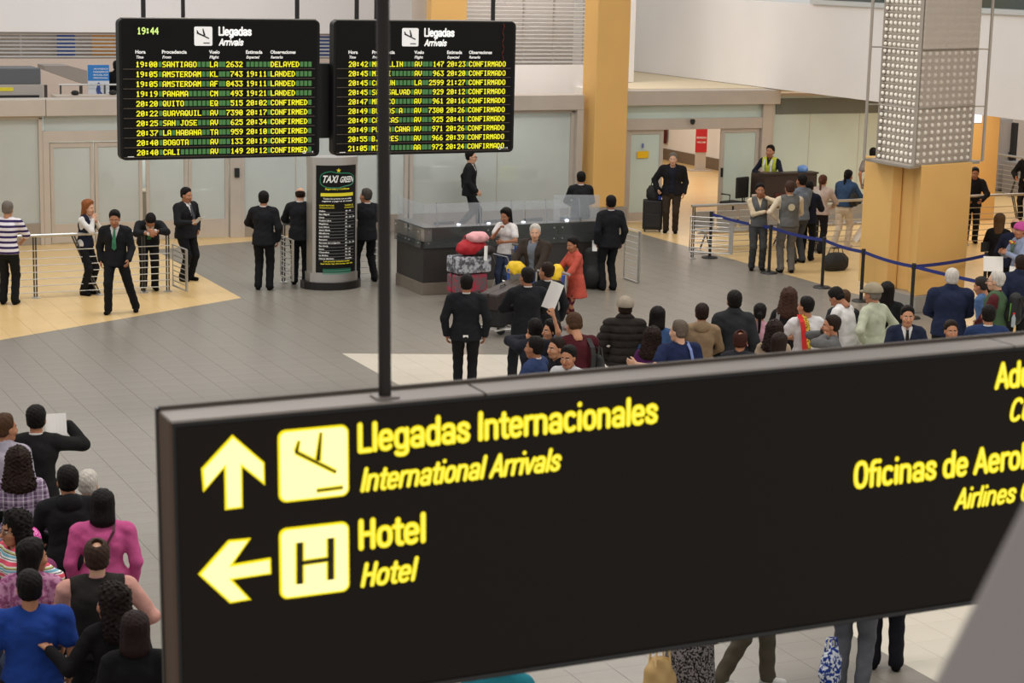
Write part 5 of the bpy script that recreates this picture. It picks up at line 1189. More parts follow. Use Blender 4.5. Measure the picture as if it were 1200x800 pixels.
# -- seen below the sign: placed by their feet
tweed = pattern('cloth_tweed', lin(70, 66, 68), speckle(lin(30, 28, 30), lin(130, 124, 124), 60))
def foot(x, y): return atZ(x, y)[:2]
pp('b1', 700, 520, 1.62, 150, 'person in speckled grey skirt under the sign beside the tan bag', ('sweater', (60, 56, 60)), ('skirt', tweed), ('mid', DKB), 1, female=True, bulk=1.15, at=foot(805, 850))
pp('b2', 880, 520, 1.70, 70, 'person in khaki trousers and white shoes under the sign', ('shirt', (150, 150, 140)), (92, 84, 68), ('short', DKB), 1, legs=((.13, -.12), (.13, .2)), shoes=(228, 226, 222), at=foot(866, 802))
pp('b3', 995, 520, 1.68, 170, 'person in grey jeans under the sign with a blue patterned bag', ('sweater', (120, 120, 126)), (98, 100, 108), ('short', BLK), 1, at=foot(995, 815), bulk=1.1)
pp('b4', 1035, 520, 1.66, 185, 'person in black trousers under the sign right of the grey jeans', ('jacket', (26, 26, 32)), (28, 28, 36), ('short', BLK), 1, at=foot(1036, 784))
pp('b5', 584, 792, 1.62, 180, 'person in teal top hidden under the bottom edge of the sign', ('sweater', (30, 140, 160)), KT, ('short', BLK), 1, at=atZ(584, 800, 1.32)[:2])
# -- upstairs
pp('up', 129, 78, 1.62, 180, 'person in black standing on the upper floor beside the blue banner', ('jacket', (22, 22, 26)), KT, ('short', BLK), 1, at=(10.45, 43.6))
P_['up'][0].location.z = 1.95
def pt(key, loc):    # a point of the person's own frame in the world
    t, J, k = P_[key]; return Matrix.Translation(t.location) @ Matrix.Rotation(t.rotation_euler.z, 4, 'Z') @ Matrix.Scale(k, 4) @ Vector(tuple(map(float, loc)))
def frame_of(key): return P_[key][0].rotation_euler.z
# ================================================================ THINGS PEOPLE HOLD AND CARRY
def wrist(key, s): t, J, k = P_[key]; sh, e, w_, h_ = J['limbs']['arm', s]; d = nrm(w_-e); return pt(key, w_+d*.09)
def at_depth(x, y, key):
    P = pt(key, P_[key][1]['hc']); d = ray(x, y); return Vector(CP+d*(CM[2]@(np.array(P)-CP)))
def sheet(label, c, w_, h_, rz, tilt, name='paper_sheet', m=None, cat='paper', bend=.02):
    """a slightly curled sheet with real thickness; rz heading of its face, tilt back from upright"""
    mb = MB(); N = 6; vs = []
    for i in range(N+1):
        for z in (-h_/2, h_/2):
            x = -w_/2+w_*i/N; y = bend*math.sin(PI*i/N)
            vs += [(x, y, z), (x, y+.0025, z)]
    fs = []
    for i in range(N): a = 4*i; fs += [(a, a+4, a+6, a+2), (a+1, a+3, a+7, a+5), (a, a+1, a+5, a+4), (a+2, a+6, a+7, a+3)]
    o = mb.add(vs, fs).obj(name, m or M_PAPER); o.location = c; o.rotation_euler = (tilt, 0, rz); return tag(o, label, cat)
w0 = wrist('reader', 1); sheet('small white paper held by the stout man in black', w0+Vector((.03, -.03, .06)), .16, .22, frame_of('reader'), -.9)
w0 = wrist('l2', 1); sheet('white sheet held up by the man in black suit, topmost left', at_depth(62, 502, 'l2')+Vector((.05, .1, 0)), .20, .24, frame_of('l2')+.2, -.3)
w0 = wrist('f3', -1); sheet('tall white sheet held high above the sign by a raised arm', w0+Vector((.02, .02, .16)), .17, .36, math.radians(-30), .15, 'placard').rotation_euler = (.1, .35, math.radians(-30))
w0 = wrist('dark1', 1); sheet('white paper held up beside the beige sweater', w0+Vector((0, .0, .10)), .22, .28, math.radians(-20), .2)
w0 = wrist('f30', 1); sheet('blank white sheet held in front by the pink-hatted person', at_depth(1164, 309, 'f30'), .34, .26, math.radians(-25), -.25)
sheet('white sheet behind the white-haired man in green vest', at_depth(1185, 322, 'f30')+Vector((0, -.15, 0)), .26, .34, math.radians(-40), -.3)
ph = bx(-.04, .04, -.006, .006, -.08, .08).obj('phone', mat('turquoise_case', lin(70, 200, 200), .4), bevel=.004); ph.location = wrist('f19', 1)+Vector((.0, .0, .03)); ph.rotation_euler = (-.9, 0, frame_of('f19')); tag(ph, 'turquoise phone held by the bent man in white shirt', 'phone')
cm = thing('camera', 'black camera held to the eye by the man in grey', 'camera', wrist('f21', 1)+Vector((-.02, 0, .02)), frame_of('f21'))
bx(-.06, .06, -.03, .03, -.04, .04).obj('camera_body', M_BLACKP, cm, .008); MB().tube([(0, .03, 0), (0, .09, 0)], .03, 12).obj('lens', M_BLACKP, cm)
# sash with lettering
def strap(label, key, pts, w_, m, name='shoulder_strap', cat='strap', th=.006):
    """flat band through points given in the person's frame (with outward normals)"""
    mb = MB(); vs = []; P = [pt(key, p) for p, n in pts]; N = [Vector(rotm((0, 0, 1), math.degrees(frame_of(key))) @ np.array(n, float)).normalized() for p, n in pts]
    for i, p in enumerate(P):
        d = (P[min(i+1, len(P)-1)]-P[max(i-1, 0)]).normalized(); sd = d.cross(N[i]).normalized()*w_/2
        vs += [p+sd, p-sd, p+sd+N[i]*th, p-sd+N[i]*th]
    fs = []
    for i in range(len(P)-1): a = 4*i; fs += [(a, a+4, a+5, a+1), (a+2, a+3, a+7, a+6), (a, a+2, a+6, a+4), (a+1, a+5, a+7, a+3)]
    fs += [(0, 1, 3, 2), (len(vs)-4, len(vs)-2, len(vs)-1, len(vs)-3)]
    o = mb.add(vs, fs).obj(name, m); return tag(o, label, cat), P, N
def band(key, x0, x1, zt, zb, back=True, both=True):
    t, J, k = P_[key]; bw = J['bw']; s = -1 if back else 1; o = .05
    A = [((x0, s*.02, zt+.03), (0, 0, 1)), ((x0*.98, s*(.095*bw+o*.6), zt-.05), (0, s, .5))]
    n = 4
    for i in range(1, n+1): f = i/n; A.append((((x0+(x1-x0)*f), s*(.118*bw+o*.7), zt-.05+(zb-zt)*f), (x1*f*.5, s, 0)))
    return A
so, P, N = strap('red sash with yellow lettering on the white t-shirt', 'f16', band('f16', -.12, -.07, 1.46, 1.02), .07, mat('sash_red', lin(200, 34, 34), .7), 'sash', 'sash')
so2, _, _ = strap('yellow lettered band beside the red sash on the white t-shirt', 'f16', band('f16', -.055, -.005, 1.46, 1.02), .06, pattern('sash_yellow_print', lin(225, 190, 70), speckle(lin(225, 190, 70), lin(80, 30, 24), 70, .5, .55)), 'sash', 'sash')
strap('dark strap across the back of the pink jacket', 'l6', band('l6', .10, -.16, 1.46, 1.0), .022, mat('strap_brown', lin(70, 34, 44), .7))
strap('light blue strap on the back of the navy t-shirt', 'f10', band('f10', .09, .12, 1.44, 1.1), .035, mat('strap_blue', lin(110, 126, 180), .7))
strap('black bag strap on the maroon sweater', 'f6', band('f6', .13, .12, 1.40, 1.08), .06, M_BLACK)
strap('black strap on the back of the long brown-haired woman', 'f15', band('f15', -.12, -.13, 1.44, 1.1), .05, mat('strap_grey', lin(120, 118, 116), .7))
def soft_bag(label, loc, w_, d_, h_, m, rz=0, name='shoulder_bag', handle=True, cat='bag', sag=.12):
    t = thing(name, label, cat, loc, rz)
    f = lambda X, Y, Z: smax(ell((0, 0, h_*.42), (w_/2*1.12, d_/2*1.1, h_*.62))(X, Y, Z)+.006*np.sin(X*40)*np.sin(Z*33), Z-np.float32(h_), .02)
    V, Q = snet(f, (-w_, -d_, -h_*.4), (w_, d_, h_*1.2), min(w_, d_, h_)/14); V[:, 2] = np.maximum(V[:, 2], .0)
    o = bpy.data.objects.new('bag_body', np_mesh('bag_body', V, Q, [m])); COL.objects.link(o); o.parent = t
    if handle:
        for s in (-1, 1): MB().tube([(-w_*.25, s*d_*.2, h_*.9), (-w_*.18, s*d_*.15, h_*1.25), (w_*.18, s*d_*.15, h_*1.25), (w_*.25, s*d_*.2, h_*.9)], .009, 6).obj('bag_handle', m, t, smooth=True)
    return t
def near_hand(key, s): return wrist(key, s)
p0 = pt('f6', (.24, -.06, .92)); soft_bag('black shoulder bag hanging at the side of the maroon sweater', p0, .30, .14, .34, M_BLACK, frame_of('f6')+PI/2)
p0 = pt('denim', (.24, -.02, .95)); soft_bag('black handbag under the arm of the woman in denim', p0, .26, .14, .30, M_BLACK, frame_of('denim')+PI/2)
blue_bag = pattern('bag_blue_print', lin(60, 90, 160), speckle(lin(34, 62, 140), lin(220, 226, 235), 34, .48, .54))
p0 = Vector(atZ(973, 783, .28)); p0.z = .12; soft_bag('blue and white patterned bag hanging beside the grey jeans', p0, .22, .12, .34, blue_bag, .3, 'tote_bag')
for o_ in (bpy.data.objects['tote_bag'],): pass
p0 = Vector(atZ(772, 800, .5)); p0.z = .10; soft_bag('tan leather bag beside the speckled skirt', p0, .30, .2, .62, mat('tan_leather', lin(186, 152, 98), .5), .2, 'tan_bag')
tg = bx(-.035, .035, -.003, .003, -.03, .03).obj('white_tag', M_PAPER); tg.location = pt('suitC', (0, -.17, .86)); tg.rotation_euler = (0, 0, frame_of('suitC')); tag(tg, 'small white tag at the back of the black suit jacket', 'tag')
bd = MB().lathe([(.07, 0), (.07, .004)], 18).obj('back_badge', mat('badge_cream', lin(200, 190, 160), .7)); bd.location = pt('vest2', (0, -.165, 1.26)); bd.rotation_euler = (PI/2, 0, frame_of('vest2')); tag(bd, 'round cream badge on the back of the grey vest', 'badge')
for s in (-1, 1):
    strap(('silver reflective stripe on the right side of the guard vest', 'silver reflective stripe on the left side of the guard vest')[s > 0], 'guard', [((s*.085, .10, 1.42), (0, 1, .4)), ((s*.085, .165, 1.30), (0, 1, 0)), ((s*.085, .17, 1.1), (0, 1, 0)), ((s*.085, .16, 1.0), (0, 1, 0))], .045, mat('reflective', lin(210, 212, 214), .3), 'reflective_stripe', 'stripe')

# ================================================================ LUGGAGE
def suitcase(label, loc, rz, w_=.42, d_=.26, h_=.62, m=None, handle=.45, rx=0, ry=0, trim=M_BLACKP, name='suitcase', group=None, wheels=True):
    t = thing(name, label, 'suitcase', loc, rz, group); t.rotation_euler = (rx, ry, rz); m = m or mat('luggage_black', lin(30, 29, 31), .6, bump=.2, bscale=30)
    z0 = .05 if wheels else 0
    bx(-w_/2, w_/2, -d_/2, d_/2, z0, z0+h_).obj('shell', m, t, .035)
    bx(-w_/2+.04, w_/2-.04, -d_/2-.025, -d_/2+.01, z0+.06, z0+h_*.55).obj('front_pocket', m, t, .015)
    bx(-w_/2-.003, w_/2+.003, -.008, .008, z0-.003, z0+h_+.003).obj('zip_line', trim, t, .002)
    MB().tube([(-.07, 0, z0+h_-.005), (-.06, 0, z0+h_+.03), (.06, 0, z0+h_+.03), (.07, 0, z0+h_-.005)], .011, 6).obj('carry_handle', trim, t, smooth=True)
    if wheels:
        for sx in (-1, 1):
            for sy in (-1, 1): MB().tube([(sx*(w_/2-.05)-.012, sy*(d_/2-.04), .03), (sx*(w_/2-.05)+.012, sy*(d_/2-.04), .03)], .03, 10).obj('wheel', M_RUBBER, t)
    if handle:
        for s in (-.08, .08): MB().tube([(s, d_/2-.03, z0+h_-.02), (s, d_/2-.03, z0+h_+handle)], .008, 6).obj('trolley_rod', M_STEEL, t)
        bx(-.1, .1, d_/2-.045, d_/2-.015, z0+h_+handle-.02, z0+h_+handle+.02).obj('grip', M_BLACKP, t, .006)
    return t
tr = P_['traveller'][0].location; cl = Vector(atZ(764, 271))
hh = wrist('traveller', 1); suitcase('tall black wheeled suitcase beside the older traveller', (cl.x, cl.y, 0), math.radians(-25), .44, .3, .68, handle=.28)
soft_bag('small black bag strapped on top of the wheeled suitcase', (cl.x+.0, cl.y-.05, .73), .34, .24, .34, mat('bag_black', lin(26, 26, 28), .7), math.radians(-25), 'cabin_bag')
tg = bx(-.03, .03, -.004, .004, -.05, .03).obj('blue_luggage_tag', mat('tag_blue', lin(50, 80, 190), .5)); tg.location = (cl.x+.05, cl.y-.22, .80); tag(tg, 'blue luggage tag on the black wheeled suitcase', 'tag')
# tall backpack beside the coral coat
bk = Vector(atZ(694, 338))
def backpack(label, loc, rz, h_=.78, w_=.42, d_=.30, m=None, z0=0):
    t = thing('backpack', label, 'backpack', loc, rz); m = m or mat('backpack_black', lin(30, 31, 32), .75, bump=.4, bscale=14)
    f = union([ecap((0, 0, d_*.45), (0, 0, h_-d_*.4), (1, 0, 0), (w_/2, d_/2), (w_*.42, d_*.42)), ell((0, -d_*.45, h_*.32), (w_*.36, d_*.35, h_*.24))], .03)
    V, Q = snet(f, (-w_, -d_*1.5, -.1), (w_, d_*1.2, h_+.1), .022); V[:, 2] = np.maximum(V[:, 2], 0)
    o = bpy.data.objects.new('pack_body', np_mesh('pack_body', V, Q, [m])); COL.objects.link(o); o.parent = t
    for s in (-1, 1): MB().tube([(s*w_*.24, d_*.4, h_*.86), (s*w_*.3, d_*.68, h_*.6), (s*w_*.26, d_*.5, h_*.2)], .02, 6).obj('shoulder_strap', M_BLACK, t, smooth=True)
    MB().tube([(w_*.40, -d_*.25, h_*.15), (w_*.43, -d_*.2, h_*.7)], .01, 5).obj('green_piping', mat('piping_green', lin(96, 150, 60), .6), t)
    return t
backpack('large black backpack with green piping standing beside the coral coat', (bk.x, bk.y, 0), math.radians(-30))
tg = sheet('white paper tag on the black backpack', Vector((bk.x-.08, bk.y-.2, .84)), .09, .2, math.radians(-20), -.2, 'luggage_tag', cat='tag')
t, J, k = P_['f28']; q = pt('f28', (0, -.26, 1.02)); b_ = backpack('dark backpack on the back of the man in green vest', q, frame_of('f28')+PI, .46, .32, .2)
bt = thing('water_bottle', 'clear water bottle with red cap in the side of the dark backpack', 'bottle', pt('f28', (-.2, -.28, 1.02)))
MB().lathe([(.028, 0), (.03, .02), (.03, .13), (.014, .17), (.014, .185)], 12).obj('bottle_body', glassm('bottle_clear', lin(190, 200, 205), .5), bt, smooth=True); MB().lathe([(.016, .183), (.016, .205)], 10).obj('bottle_cap', mat('cap_red', lin(200, 40, 40), .5), bt)

def trolley(label, loc, rz):
    t = thing('luggage_trolley', label, 'trolley', loc, rz)      # push handle at -y, front wheels at +y
    S_ = M_STEEL
    for s in (-.28, .28):
        MB().tube([(s, -.42, .14), (s*.8, .55, .13)], .018, 8).obj('side_rail', S_, t)
        MB().tube([(s, -.36, .14), (s, -.5, .62), (s, -.52, .98)], .018, 8).obj('upright', S_, t, smooth=False)
        MB().tube([(s-.02, -.38, .09), (s+.02, -.38, .09)], .09, 16).obj('rear_wheel', M_RUBBER, t)
        MB().tube([(s-.024, -.38, .09), (s+.024, -.38, .09)], .05, 12).obj('wheel_hub', mat('hub_grey', lin(150, 145, 140), .5), t)
    MB().tube([(-.02, .5, .07), (.02, .5, .07)], .07, 14).obj('front_wheel', M_RUBBER, t)
    MB().tube([(0, .5, .07), (0, .52, .16)], .02, 8).obj('front_fork', S_, t)
    MB().tube([(-.36, -.54, 1.0), (.36, -.54, 1.0)], .02, 10).obj('push_handle', mat('handle_grey', lin(150, 148, 146), .5), t)
    for y in (-.3, -.1, .1, .3, .5): MB().tube([(-.26+.04*(y > .3), y, .145), (.26-.04*(y > .3), y, .145)], .009, 6).obj('deck_bar', S_, t)
    bx(-.27, .27, -.5, -.47, .68, .92).obj('front_panel', mat('panel_grey', lin(120, 116, 110), .5, .3), t, .006)
    bx(-.27, -.22, -.52, -.46, .5, .98).obj('blue_post', mat('trolley_blue', lin(50, 84, 160), .5), t, .006); bx(.22, .27, -.52, -.46, .5, .98).obj('blue_post', mat('trolley_blue', lin(50, 84, 160), .5), t, .006)
    MB().tube([(-.24, -.44, .5), (-.24, -.3, .8), (.24, -.3, .8), (.24, -.44, .5)], .011, 6).obj('top_basket', S_, t)
    return t
T1 = Vector(atZ(578, 366)); A1 = math.radians(118)
OM = P_['oldman'][0].location
def tl(base, rz, x, y, z): return Vector((base.x+x*math.cos(rz)-y*math.sin(rz), base.y+x*math.sin(rz)+y*math.cos(rz), z))
tb1 = Vector(atZ(568, 352)); r1 = math.radians(100)
trolley('steel luggage trolley loaded with wrapped and dark suitcases, left of the white-haired man', (tb1.x, tb1.y, 0), r1)
wrap = pattern('wrapped_grey', lin(130, 132, 138), speckle(lin(92, 92, 98), lin(186, 188, 196), 16, .42, .58), .25)
pinkw = pattern('wrapped_pink', lin(150, 80, 92), speckle(lin(110, 96, 100), lin(178, 62, 82), 9, .45, .6), .3)
suitcase('bulky suitcase wrapped in pink-tinged plastic film, lowest left on the trolley', tl(tb1, r1, .1, .32, .17), r1+PI/2, .66, .34, .34, pinkw, 0, wheels=False)
suitcase('large suitcase wrapped in shiny clear film above the pink one', tl(tb1, r1, .08, .30, .53), r1+PI/2, .70, .42, .30, wrap, 0, wheels=False)
soft_bag('red and black travel bag on top of the wrapped luggage', tl(tb1, r1, .05, .28, .86), .54, .34, .26, mat('bag_red', lin(178, 30, 42), .6), r1+PI/2, 'travel_bag')
soft_bag('dark holdall squeezed under the red bag on the trolley', tl(tb1, r1, .02, .1, .84), .56, .32, .16, mat('bag_dark', lin(44, 38, 38), .7), r1+PI/2, 'holdall', False)
soft_bag('pale pink plush bundle on top of the red bag', tl(tb1, r1, -.02, .2, 1.08), .40, .30, .18, mat('plush_pink', lin(232, 168, 172), .9, bump=.5, bscale=30), r1+PI/2, 'plush_bundle', False)
sheet('white paper tag on the wrapped suitcase', tl(tb1, r1, -.24, .16, .9), .06, .26, math.radians(-30), -.2, 'luggage_tag', cat='tag')
tb2 = tl(OM, 0, .0, -.62, 0); r2 = frame_of('oldman')
tb2 = pt('oldman', (0, .92, 0)); trolley('steel luggage trolley pushed by the white-haired man', (tb2.x, tb2.y, 0), r2)
suitcase('dark brown shiny suitcase lying on the white-haired man\'s trolley', tl(tb2, r2, -.02, .02, .50), r2+PI/2, .86, .36, .28, mat('case_brown', lin(52, 42, 40), .5), 0, ry=.16, wheels=False)
suitcase('black suitcase under the brown one on the white-haired man\'s trolley', tl(tb2, r2, -.02, .02, .17), r2+PI/2, .76, .34, .30, None, 0, ry=.05, wheels=False)
yb = mat('bag_yellow', lin(236, 194, 30), .55, bump=.6, bscale=9)
soft_bag('yellow plastic bag on the handle of the white-haired man\'s trolley', pt('oldman', (.16, .34, .86)), .34, .20, .26, yb, r2, 'yellow_bag', False)
r3 = frame_of('coral'); tb3 = pt('coral', (0, .92, 0)); trolley('steel luggage trolley pushed by the woman in coral', (tb3.x, tb3.y, 0), r3)
soft_bag('yellow plastic bag under the hands of the woman in coral', pt('coral', (.02, .36, .84)), .26, .2, .36, yb, r3, 'yellow_bag', False)
soft_bag('blue and black bag on the trolley of the woman in coral', (tb3.x, tb3.y, .17), .46, .34, .46, mat('bag_blue', lin(40, 52, 110), .6), r3, 'duffel_bag')

# ================================================================ GUARD DESK AND CHAIR, BANNERS, CABINETS
gd = Vector(atZ(925, 262)); 
g = thing('guard_desk', 'dark brown guard desk with a lighter side panel by the glass wall', 'desk', (24.36, 38.7, 0))
M_WEN = mat('wenge', lin(52, 42, 40), .45, var=.12, vscale=6, stretch=(1, 1, 6))
bx(0, 1.44, 0, .04, .02, 1.24).obj('front_panel', M_WEN, g, .005); bx(0, .04, .04, .6, .02, 1.24).obj('side_panel', M_WEN, g, .005); bx(1.40, 1.44, .04, .6, .02, 1.24).obj('side_panel', M_WEN, g, .005)
bx(-.02, 1.46, -.04, .3, 1.24, 1.28).obj('counter_top', M_WEN, g, .006); bx(.04, 1.40, .06, .62, .72, .75).obj('worktop', M_WEN, g)
bx(-.30, -.02, .0, .05, 0, .80).obj('steel_side_panel', M_ALU, g, .004); bx(.3, .8, -.02, 0, .35, .8).obj('red_inset', mat('desk_red', lin(80, 36, 28), .5), g)
soft_bag('crumpled blue plastic bag lying on the guard desk', (25.45, 38.8, 1.28), .26, .2, .16, mat('bag_skyblue', lin(96, 140, 205), .4, bump=.7, bscale=20), .3, 'plastic_bag', False)
def office_chair(label, loc, rz):
    t = thing('office_chair', label, 'chair', loc, rz)
    for k in range(5): a = 2*PI*k/5; MB().tube([(0, 0, .09), (.27*math.cos(a), .27*math.sin(a), .06)], .018, 6).obj('leg', M_BLACKP, t); MB().tube([(.27*math.cos(a)-.012, .27*math.sin(a), .028), (.27*math.cos(a)+.012, .27*math.sin(a), .028)], .027, 8).obj('caster', M_RUBBER, t)
    MB().tube([(0, 0, .08), (0, 0, .45)], .025, 8).obj('gas_lift', M_DARKSTEEL, t); bx(-.24, .24, -.23, .23, .44, .52).obj('seat', M_BLACK, t, .03); bx(-.23, .23, -.28, -.22, .62, 1.12).obj('backrest', M_BLACK, t, .03)
    MB().tube([(0, -.2, .46), (0, -.28, .5), (0, -.27, .7)], .02, 6).obj('back_stem', M_BLACKP, t)
    for s in (-.28, .28): MB().tube([(s, -.1, .46), (s, -.12, .7), (s, .14, .7)], .018, 6).obj('armrest', M_BLACKP, t)
office_chair('black office chair beside the guard desk', (24.15, 39.7, 0), math.radians(20))
bs = Vector(atZ(825, 199)); 
def standee(label, loc, rz, parts, w_, h_, name='banner_stand', cat='banner'):
    t = thing(name, label, cat, loc, rz); bx(-w_*.7, w_*.7, -.2, .2, 0, .03).obj('base', M_ALU, t, .005)
    return t
t = standee('red and white banner stand inside the corridor', (bs.x-.25, bs.y-.2, 0), math.radians(-20), None, .5, 2)
bx(-.16, .16, .02, .06, .03, .9).obj('stem', M_ALU, t); bx(-.17, .17, -.01, .02, .55, 1.75).obj('red_panel', mat('banner_red', lin(196, 40, 48), .5), t); bx(-.17, .17, -.01, .02, 1.75, 2.2).obj('white_panel', M_PAPER, t)
for s, z, w_, c in (('PERU', 1.25, .24, .10), ('BIENVENIDOS', .95, .28, .06), ('WELCOME', .82, .26, .05)):
    o, f = text_arr(s, -w_/2, z, w_, c); MB().add([(p[0], -.014, p[1]) for p in o], f).obj('lettering', M_PAPER, t)
fe = thing('wall_notice', 'small dark red notice on the corridor wall beside the left glass leaf', 'notice', atX(778, 158, 29.93)); bx(-.04, .0, -.2, .2, -.25, .25).obj('notice_panel', mat('notice_red', lin(90, 30, 30), .5), fe)
es = thing('lit_wall_sign', 'small glowing white sign box right of the bulb lattice box', 'sign', (27.0, 33.9, 2.6)); ep = atZ(1142, 130, 3.0)
es.location = tuple(atY(1143, 137, 34.0)); bx(-.16, .16, -.04, .04, -.14, .14).obj('sign_box', M_ALU, es, .005); bx(-.14, .14, -.05, -.04, -.12, .12).obj('lit_face', emis('lit_white', (.9, .85, 1.0), 1.4), es)
MB().tube([(0, 0, .14), (0, 0, 3.1-es.location.z)], .012, 6).obj('sign_stem', M_ALU, es)
a = atY(1128, 190, 38.5); b = atY(1169, 190, 38.5)
struct(bx(a[0], b[0], 38.5, 39.4, 0, 3.1), 'column_4', M_YELLOW, .02)
def cabinet(label, px0, px1, Y, z1, m, name='steel_cabinet'):
    a = atY(px0, 200, Y); b = atY(px1, 200, Y); t = thing(name, label, 'cabinet', ((a[0]+b[0])/2, Y, 0)); w_ = b[0]-a[0]
    bx(-w_/2, w_/2, 0, .6, .05, z1).obj('cabinet_body', m, t, .01); bx(-w_/2+.02, w_/2-.02, .03, .58, 0, .05).obj('kick', M_BLACKP, t)
    bx(-w_/2+.03, w_/2-.03, -.012, 0, .1, z1-.05).obj('door', m, t, .004); bx(w_/2-.1, w_/2-.07, -.03, -.012, z1*.45, z1*.55).obj('handle', M_DARKSTEEL, t)
cabinet('tall grey steel cabinet behind the far railing', 1170, 1183, 43.5, 2.0, mat('cabinet_grey', lin(168, 162, 158), .5, .2))
cabinet('tall black cabinet right of the grey cabinet', 1184, 1190, 43.4, 1.9, M_BLACK, 'black_cabinet')
struct(bx(30.3, 42, 46, 46.2, 0, 3.1), 'wall_far_right', mat('far_wall', lin(222, 214, 210), .8))
cabinet('low grey machine at the right edge behind the railing', 1192, 1215, 42.5, .9, mat('machine_grey', lin(150, 148, 148), .5, .2), 'grey_machine')
# ---------------------------------------------------------------- upper floor items
x = thing('xray_scanner', 'grey baggage x-ray scanner on the upper floor at the left', 'scanner', (6.6, 43.0, 1.95))
bx(-.4, 2.1, 0, 1.0, 0, 1.18).obj('scanner_base', mat('scanner_base', lin(176, 170, 164), .5), x, .01); bx(-.1, 2.05, .02, .98, 1.18, 1.52).obj('scanner_tunnel', mat('scanner_dark', lin(96, 98, 102), .6), x, .02)
bx(.5, 2.0, -.02, 0, .88, .95).obj('scanner_slot', M_BLACKP, x); bx(1.05, 1.45, -.02, 0, 1.04, 1.12).obj('yellow_label', mat('label_yellow', lin(230, 215, 60), .6), x)
b = thing('blue_banner', 'blue and white banner stand with a small figure on the upper floor', 'banner', (9.75, 42.6, 1.95)); Zt = atY(115, 76, 42.6)[2]-1.95; Xa = atY(103, 95, 42.6)[0]-9.75; Xb = atY(128, 95, 42.6)[0]-9.75
bx(Xa, Xb, 0, .03, .05, Zt).obj('banner_cloth', mat('banner_white', lin(215, 220, 228), .7), b); bx(Xa, Xb, -.006, 0, Zt-.34, Zt).obj('blue_header', mat('banner_blue', lin(46, 124, 200), .6), b); bx(Xa-.05, Xb+.05, -.1, .13, 0, .05).obj('base', M_ALU, b)
for k in range(4):
    o, f = text_arr(('AVISO', 'PASAJEROS', 'SOLO', 'PERSONAL')[k], Xa+.12, Zt-.1-k*.065, .32, .03); MB().add([(p[0], -.009, p[1]) for p in o], f).obj('lettering', M_PAPER, b)
fc = mat('figure_blue', lin(60, 84, 150), .6); cx_ = (Xa+Xb)/2
flat('figure_print', [(cx_+a_, b_+.80) for a_, b_ in ((-.03, .38), (.03, .38), (.04, .25), (.12, .15), (.02, .2), (-.03, .15), (-.06, .28))], -.004, 0, fc, b); flat('figure_print', rrect(cx_-.025, cx_+.025, 1.19, 1.24, .024), -.004, 0, fc, b)
r = thing('upper_rail', 'thin steel rail on posts along the edge of the upper floor', 'railing', (8.9, 42.45, 1.95)); MB().tube([(0, 0, 1.2), (2.4, 0, 1.2)], .018, 8).obj('handrail', M_STEEL, r); MB().tube([(0, 0, .9), (2.4, 0, .9)], .012, 8).obj('lower_rail', M_STEEL, r)
for x_ in (.05, 1.0, 2.2): MB().tube([(x_, 0, 0), (x_, 0, 1.2)], .02, 8).obj('post', M_DARKSTEEL, r)
for k, xx in enumerate((9.05, 9.85)):
    o = MB().lathe([(.02, 0), (.07, .01), (.09, .05), (.06, .09), (.02, .1)], 14, c=(xx, 41.5, 3.0)).obj('dark_helmet', M_BLACK, smooth=True); tag(o, ('round dark object on the ledge left of the blue banner', 'round dark object on the ledge under the blue banner')[k], 'object')
ld = bx(8.6, 11.2, 41.2, 41.8, 2.72, 3.0).obj('ledge_cabinet', mat('ledge_beige', lin(190, 176, 160), .6)); tag(ld, 'long low beige ledge cabinet on the upper floor edge', 'cabinet')
rp = thing('conveyor_ramp', 'grey sloping conveyor ramp on the upper floor behind the scanner', 'conveyor', (9.2, 47, 1.95))
A = atY(52, 77, 47); B = atY(104, 98, 47); L_ = B[0]-A[0]
MB().prism([(0, A[2]-2.05), (L_*.85, B[2]-1.95), (L_, B[2]-1.95), (L_, B[2]-1.95+.30), (L_*.55, A[2]-1.95), (0, A[2]-1.95)], 0, .8, T=Matrix.Translation((A[0]-9.2, 0, 0)) @ XZ).obj('ramp_side', mat('ramp_grey', lin(150, 144, 138), .5, .2), rp)
for x_ in (.1, L_-.1): MB().tube([(A[0]-9.2+x_, .4, 0), (A[0]-9.2+x_, .4, B[2]-2.0)], .04, 8).obj('support_leg', M_DARKSTEEL, rp)
# ---------------------------------------------------------------- office behind the glass
M_OD = mat('office_desk', lin(170, 155, 135), .6)
for k, (x0, x1, h_) in enumerate(((9.6, 10.9, .95), (16.6, 18.2, 1.0), (18.5, 20.3, .95))):
    d = thing('office_desk', ('beige desk blurred behind the left glass doors', 'beige counter behind the glass left of the walking man', 'beige counter behind the glass right of the walking man')[k], 'desk', (x0, 41.35, 0))
    bx(0, x1-x0, 0, .6, .9 if 0 else h_-.05, h_).obj('desk_top', M_OD, d, .01); bx(0, x1-x0, 0, .03, 0, h_-.05).obj('front_panel', M_OD, d); bx(0, .03, .03, .6, 0, h_-.05).obj('side_panel', M_OD, d); bx(x1-x0-.03, x1-x0, .03, .6, 0, h_-.05).obj('side_panel', M_OD, d)
for k, (x0, m, l) in enumerate(((16.8, M_BLACK, 'dark monitor on the counter behind the glass, leftmost'), (17.25, M_PAPER, 'white box on the counter behind the glass'), (18.0, M_BLACK, 'small dark monitor behind the glass by the walking man'), (19.0, mat('yellow_box', lin(220, 225, 90), .6), 'yellow-green box on the counter behind the glass'), (19.5, M_BLACK, 'dark printer on the counter behind the glass, rightmost'))):
    z0 = 1.0 if x0 < 18.2 else .95
    tag(bx(x0, x0+.34, 41.5, 41.75, z0, z0+(.3 if k != 4 else .2)).obj('counter_item', m, bevel=.02), l, 'box')
